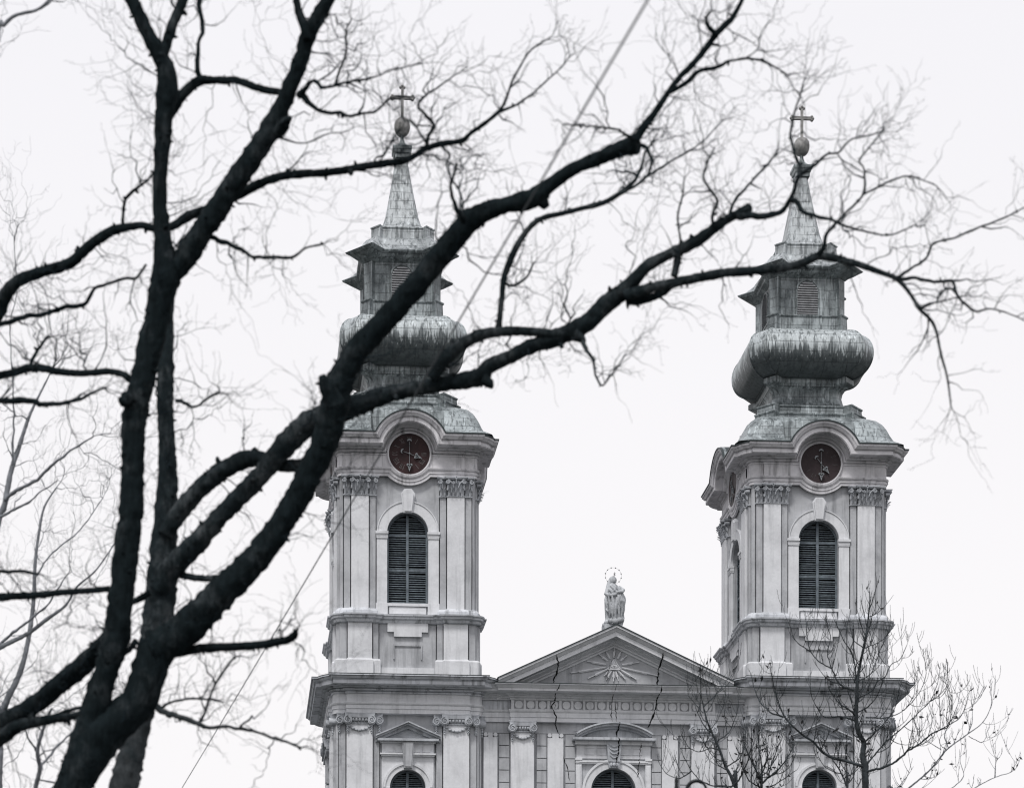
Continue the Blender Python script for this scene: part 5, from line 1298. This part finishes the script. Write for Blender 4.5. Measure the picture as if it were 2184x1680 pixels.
young(31, DY, ([(1396, 1690), (1392, 1540), (1376, 1400), (1385, 1310), (1345, 1230), (1322, 1120), (1325, 960), (1330, 820), (1350, 680), (1375, 560), (1400, 440), (1415, 330), (1430, 200), (1435, 110), (1428, 50)], 7.4, .7),
 [([(1372, 1500), (1250, 1460), (1130, 1430), (1040, 1380), (970, 1300), (880, 1240), (790, 1160), (730, 1090), (690, 1000), (660, 900), (630, 780), (615, 700)], 3.6, .8),
  ([(735, 1090), (640, 1070), (560, 1010), (510, 930), (480, 850), (460, 760)], 2, .7), ([(1310, 1080), (1260, 1030), (1180, 980), (1120, 900), (1092, 840), (1085, 780)], 1.8, .7),
  ([(1302, 875), (1200, 830), (1140, 740), (1100, 640), (1085, 560), (1110, 440), (1080, 340)], 2.3, .7), ([(1110, 690), (1020, 640), (950, 560), (920, 450), (910, 340), (905, 250)], 1.7, .6),
  ([(945, 555), (850, 490), (800, 430), (785, 370)], 1.3, .6), ([(1310, 810), (1318, 700), (1280, 560), (1230, 480), (1180, 380), (1140, 290)], 2, .6),
  ([(1340, 800), (1440, 740), (1490, 620), (1520, 540), (1560, 460)], 1.5, .6), ([(1333, 940), (1450, 880), (1500, 800), (1560, 760), (1610, 660), (1680, 620), (1740, 500)], 1.6, .6),
  ([(1326, 1060), (1420, 1010), (1490, 920), (1530, 830), (1545, 740)], 1.5, .6), ([(1400, 1290), (1500, 1200), (1590, 1100), (1640, 1020), (1670, 900)], 2, .6),
  (r8([(15, 815), (110, 700), (200, 620), (290, 540), (380, 450), (420, 370), (440, 280)]), 2, .6), (r8([(380, 450), (450, 400), (488, 340), (485, 290)]), .9, .5), (r8([(10, 545), (130, 540), (230, 500), (290, 410), (292, 345)]), 1.4, .5), (r8([(230, 500), (320, 400), (360, 290), (352, 200)]), 1.1, .5), (r8([(20, 858), (160, 815), (240, 750), (330, 690), (390, 640), (440, 615), (490, 590), (508, 500), (512, 410)]), 3, .7), (r8([(440, 615), (520, 570), (560, 540), (600, 440), (605, 360)]), 1.2, .5), (r8([(240, 750), (270, 715), (330, 700), (400, 655)]), 1.3, .8),
  ([(1388, 530), (1310, 470), (1280, 400), (1270, 330)], 1.3, .6), ([(1395, 525), (1500, 480), (1560, 440), (1600, 380)], 1.2, .6), ([(1312, 1080), (1280, 960), (1255, 880), (1260, 780)], 1.3, .6),
  ([(1322, 1125), (1200, 1090), (1100, 1100), (1040, 1080), (990, 1000), (950, 900), (945, 800)], 1.8, .6), ([(1330, 1000), (1360, 900), (1420, 800), (1440, 680), (1480, 560)], 1.3, .6), ([(1380, 1290), (1300, 1230), (1290, 1130), (1310, 1000)], 1.6, .6)],
 'young bare tree with upright shoots and mottled trunk before the right tower', 45)
young(32, DY-3, ([(330, 1720), (318, 1670), (288, 1580), (240, 1490), (190, 1350), (130, 1220), (90, 1120), (60, 1000), (42, 900), (35, 720)], 4.6, .7),
 [([(310, 1670), (380, 1560), (430, 1440), (465, 1290)], 2, .7), ([(62, 1010), (150, 920), (220, 840), (270, 760)], 1.5, .6), ([(172, 1300), (260, 1230), (310, 1140), (350, 1000)], 1.6, .6),
  ([(300, 1670), (200, 1670), (80, 1640), (0, 1580), (-60, 1500), (-120, 1380)], 2, .7), ([(250, 1500), (350, 1440), (400, 1340), (410, 1230)], 1.5, .6), ([(60, 1060), (0, 990), (-60, 920), (-70, 840)], 1.3, .6),
  ([(200, 1370), (120, 1350), (30, 1380), (-60, 1340), (-110, 1260)], 1.4, .6), ([(270, 1540), (180, 1480), (160, 1380), (190, 1260)], 1.3, .6), ([(-40, 1540), (-140, 1600), (-240, 1560), (-300, 1480)], 1.4, .6)],
 'young bare tree with thin arching twigs before the cracked gable front', 25)
young(33, DY+2, ([(540, 1740), (542, 1680), (545, 1560), (535, 1440), (520, 1350), (510, 1240)], 3, .7),
 [([(542, 1640), (640, 1560), (720, 1480), (790, 1360), (800, 1290)], 2.4, .7), ([(540, 1610), (480, 1500), (430, 1400), (400, 1320)], 1.8, .6), ([(548, 1550), (590, 1430), (570, 1300)], 1.6, .6),
  ([(545, 1690), (440, 1620), (380, 1500), (370, 1400)], 1.8, .6), ([(545, 1700), (650, 1650), (730, 1600), (830, 1530)], 1.6, .6), ([(600, 1590), (620, 1480), (660, 1380), (670, 1300)], 1.4, .6)],
 'young bare tree with clustered dry leaves between gable front and right tower', 55, 12)
young(34, DY+4, ([(1250, 1740), (1240, 1660), (1190, 1540), (1130, 1450), (1070, 1350), (1050, 1250)], 2.4, .6),
 [([(1200, 1560), (1130, 1540), (1060, 1500), (1010, 1420)], 1.3, .6), ([(1240, 1660), (1300, 1580), (1310, 1480), (1290, 1380)], 1.3, .6), ([(1215, 1600), (1290, 1560), (1360, 1500)], 1.2, .6)],
 'slender young bare tree with few twigs before the arched window of the right tower', 25)
young(35, DY+1, (r8([(120, 1080), (200, 1000), (260, 952), (380, 850), (480, 730), (600, 640), (690, 570), (740, 470), (735, 370)]), 2.6, .5),
 [(r8([(490, 720), (470, 650), (490, 590), (540, 480), (560, 390)]), 1.3, .5), (r8([(605, 635), (630, 560), (622, 400)]), 1.1, .5), (r8([(610, 650), (690, 685), (718, 620)]), .9, .5), (r8([(460, 960), (520, 945), (580, 880), (560, 800), (565, 740)]), 1.3, .5),
  (r8([(540, 1010), (640, 952), (760, 890), (870, 850), (910, 780)]), 1.4, .5), (r8([(760, 890), (768, 800), (790, 770)]), .9, .5), (r8([(450, 730), (350, 660), (335, 580)]), .9, .5), (r8([(380, 850), (345, 880), (400, 890), (415, 860)]), .9, .5), (r8([(480, 730), (440, 690), (450, 640)]), .9, .5)],
 'pale young tree with clustered dry leaves in the sky right of the right tower', 42, 34, MT['barkp'])

# paler thin trees behind the near ones at the left
def thin(seed, stems, d, label, per=2.2):
    T = Tree(seed)
    for st_ in stems: T.limb([(x, y, r*.72) for x, y, r in st_], d, d+T.rnd.uniform(-1, 1), spurs=False, twigs=1)
    T.sprout(per*.8, (0.5, 1.8), (0.004, 0.007), 2, 0.32, 0.45); T.tip_sprays(3, (.6, 1.6), .005, 2, .4, .4)
    b = at(stems[0][0][0], stems[0][0][1], d)
    return T.finish('thin_tree', label, 'tree', (b.x, b.y, 0.0), MT['barkp'], MT['barkp'], 'thin bare trees at the left edge')
thin(41, [[(-40, 3040, 26), (-30, 2300, 20), (-10, 1900, 14), (0, 1560, 11), (12, 1500, 10), (40, 1440, 8), (55, 1390, 7), (66, 1330, 6.5), (72, 1275, 6), (75, 1200, 5), (84, 1130, 4), (95, 1080, 3), (120, 1040, 2)],
          [(-20, 1390, 8), (20, 1370, 7), (60, 1350, 6), (100, 1320, 5.5), (140, 1290, 4), (165, 1250, 3), (205, 1215, 2.4), (250, 1150, 1.6)],
          [(0, 1375, 5), (50, 1330, 4), (100, 1290, 3), (140, 1230, 2)], [(76, 1230, 3), (110, 1180, 2.4), (170, 1130, 2), (220, 1060, 1.4)]], 47.0,
     'pale thin bare tree at the lower left edge with twigs fanning upward')
thin(42, [[(-90, 3040, 26), (-60, 2000, 20), (-30, 1300, 12), (-5, 1120, 9), (10, 1075, 9), (22, 1010, 7.5), (38, 960, 7), (58, 900, 5), (70, 870, 4), (90, 830, 3), (105, 800, 2), (118, 770, 1.5)],
          [(12, 1065, 6), (40, 1045, 5.5), (80, 1020, 5), (120, 985, 4), (160, 955, 3), (200, 930, 2)], [(0, 1100, 4), (40, 1085, 4), (65, 1070, 3), (85, 1050, 2.4), (115, 1030, 1.6)],
          [(25, 990, 3.5), (30, 900, 3), (28, 830, 2), (22, 700, 1.6), (35, 620, 1.4), (30, 520, 1.2)]], 43.0,
     'pale bare tree with forked grey stem halfway up the left edge')
thin(43, [[(90, 3040, 22), (85, 2200, 18), (78, 1800, 12), (75, 1690, 8), (85, 1640, 6.5), (80, 1600, 6), (95, 1545, 5), (110, 1510, 3)], [(83, 1640, 5), (110, 1605, 4), (135, 1580, 3.5), (170, 1540, 2.5), (195, 1500, 2)],
          [(82, 1605, 4), (60, 1570, 3), (40, 1530, 2)]], 37.5,
     'slim grey tree forking low beneath the great limb at the lower left', 2.6)
thin(44, [[(-60, 3040, 20), (-50, 1500, 16), (-30, 400, 9), (-5, 75, 6.5), (8, 55, 6), (28, 36, 5.5), (48, 29, 5), (75, 23, 4.5), (95, 10, 4), (112, -10, 3.5), (130, -40, 3)], [(85, 20, 3), (105, 5, 2.5), (125, -20, 2)]], 30.6,
     'bare tree at the upper left corner showing one bent branch tip', 1.5)

# ------------------------------------------------------------------ overhead cable
m = MB()
p0, p1 = at(1392, -25, 17.4), at(372, 1695, 64.0)
e0 = p0+(p0-p1)*0.12; e1 = p1+(p1-p0)*0.9
pts = []
for i in range(61):
    t = i/60; p = e0+(e1-e0)*t; p.z -= 0.10*math.sin(math.pi*t); pts.append(p)
m.tube(pts, [.0066 if i < 33 else .0066-.0026*min(1, (i-33)/4) for i in range(61)], 8)
c = m.build('overhead_cable', MT['cable'], None, 60)
tag(c, 'grey overhead cable slanting down from the upper right across the left tower', 'cable')

# ------------------------------------------------------------------ street lamp whose top just reaches into the picture
DL = 41.7
b = at(1441, 3000, DL); b.z = 0
sl = empty('street_lamp', b); tag(sl, 'black iron street lamp with curled crook tip at the bottom edge before the gable front', 'street lamp')
top = at(1441, 1652, DL)
m = MB(); h = top.z
m.lathe([(.16, 0), (.16, .3), (.11, .4), (.10, 1.2), (.06, 1.4), (.05, 4), (.035, h-1.2), (.05, h-1.15), (.03, h-1.1), (.024, h-.4), (.03, h-.3), (.034, h-.2), (.02, h-.12), (.026, h-.07), (.012, h-.02), (.003, h)], (0, 0, 0), 14)
m.build('pole', MT['iron'], sl, 50)
m = MB(); cx = RT*(43*DL/FPX); r = 21*DL/FPX
cz = h-33*DL/FPX
pts = [cx+RT*(r*math.cos(R(a)))+Vector((0, 0, cz+r*math.sin(R(a)))) for a in range(-60, 245, 15)]
pts += [RT*0.03+Vector((0, 0, cz-.35))]
m.tube(pts, [.016]*8+[.024]*(len(pts)-8), 8)
m.build('crook', MT['iron'], sl, 60)
m = MB(); q = cx+RT*(r*.5)+Vector((0, 0, cz-.75))
m.lathe([(.02, .55), (.03, .35), (.12, .28), (.17, .2), (.17, .16), (.13, .1), (.10, -.2), (.03, -.24)], tuple(q), 12)
m.build('lantern', MT['iron'], sl, 40)
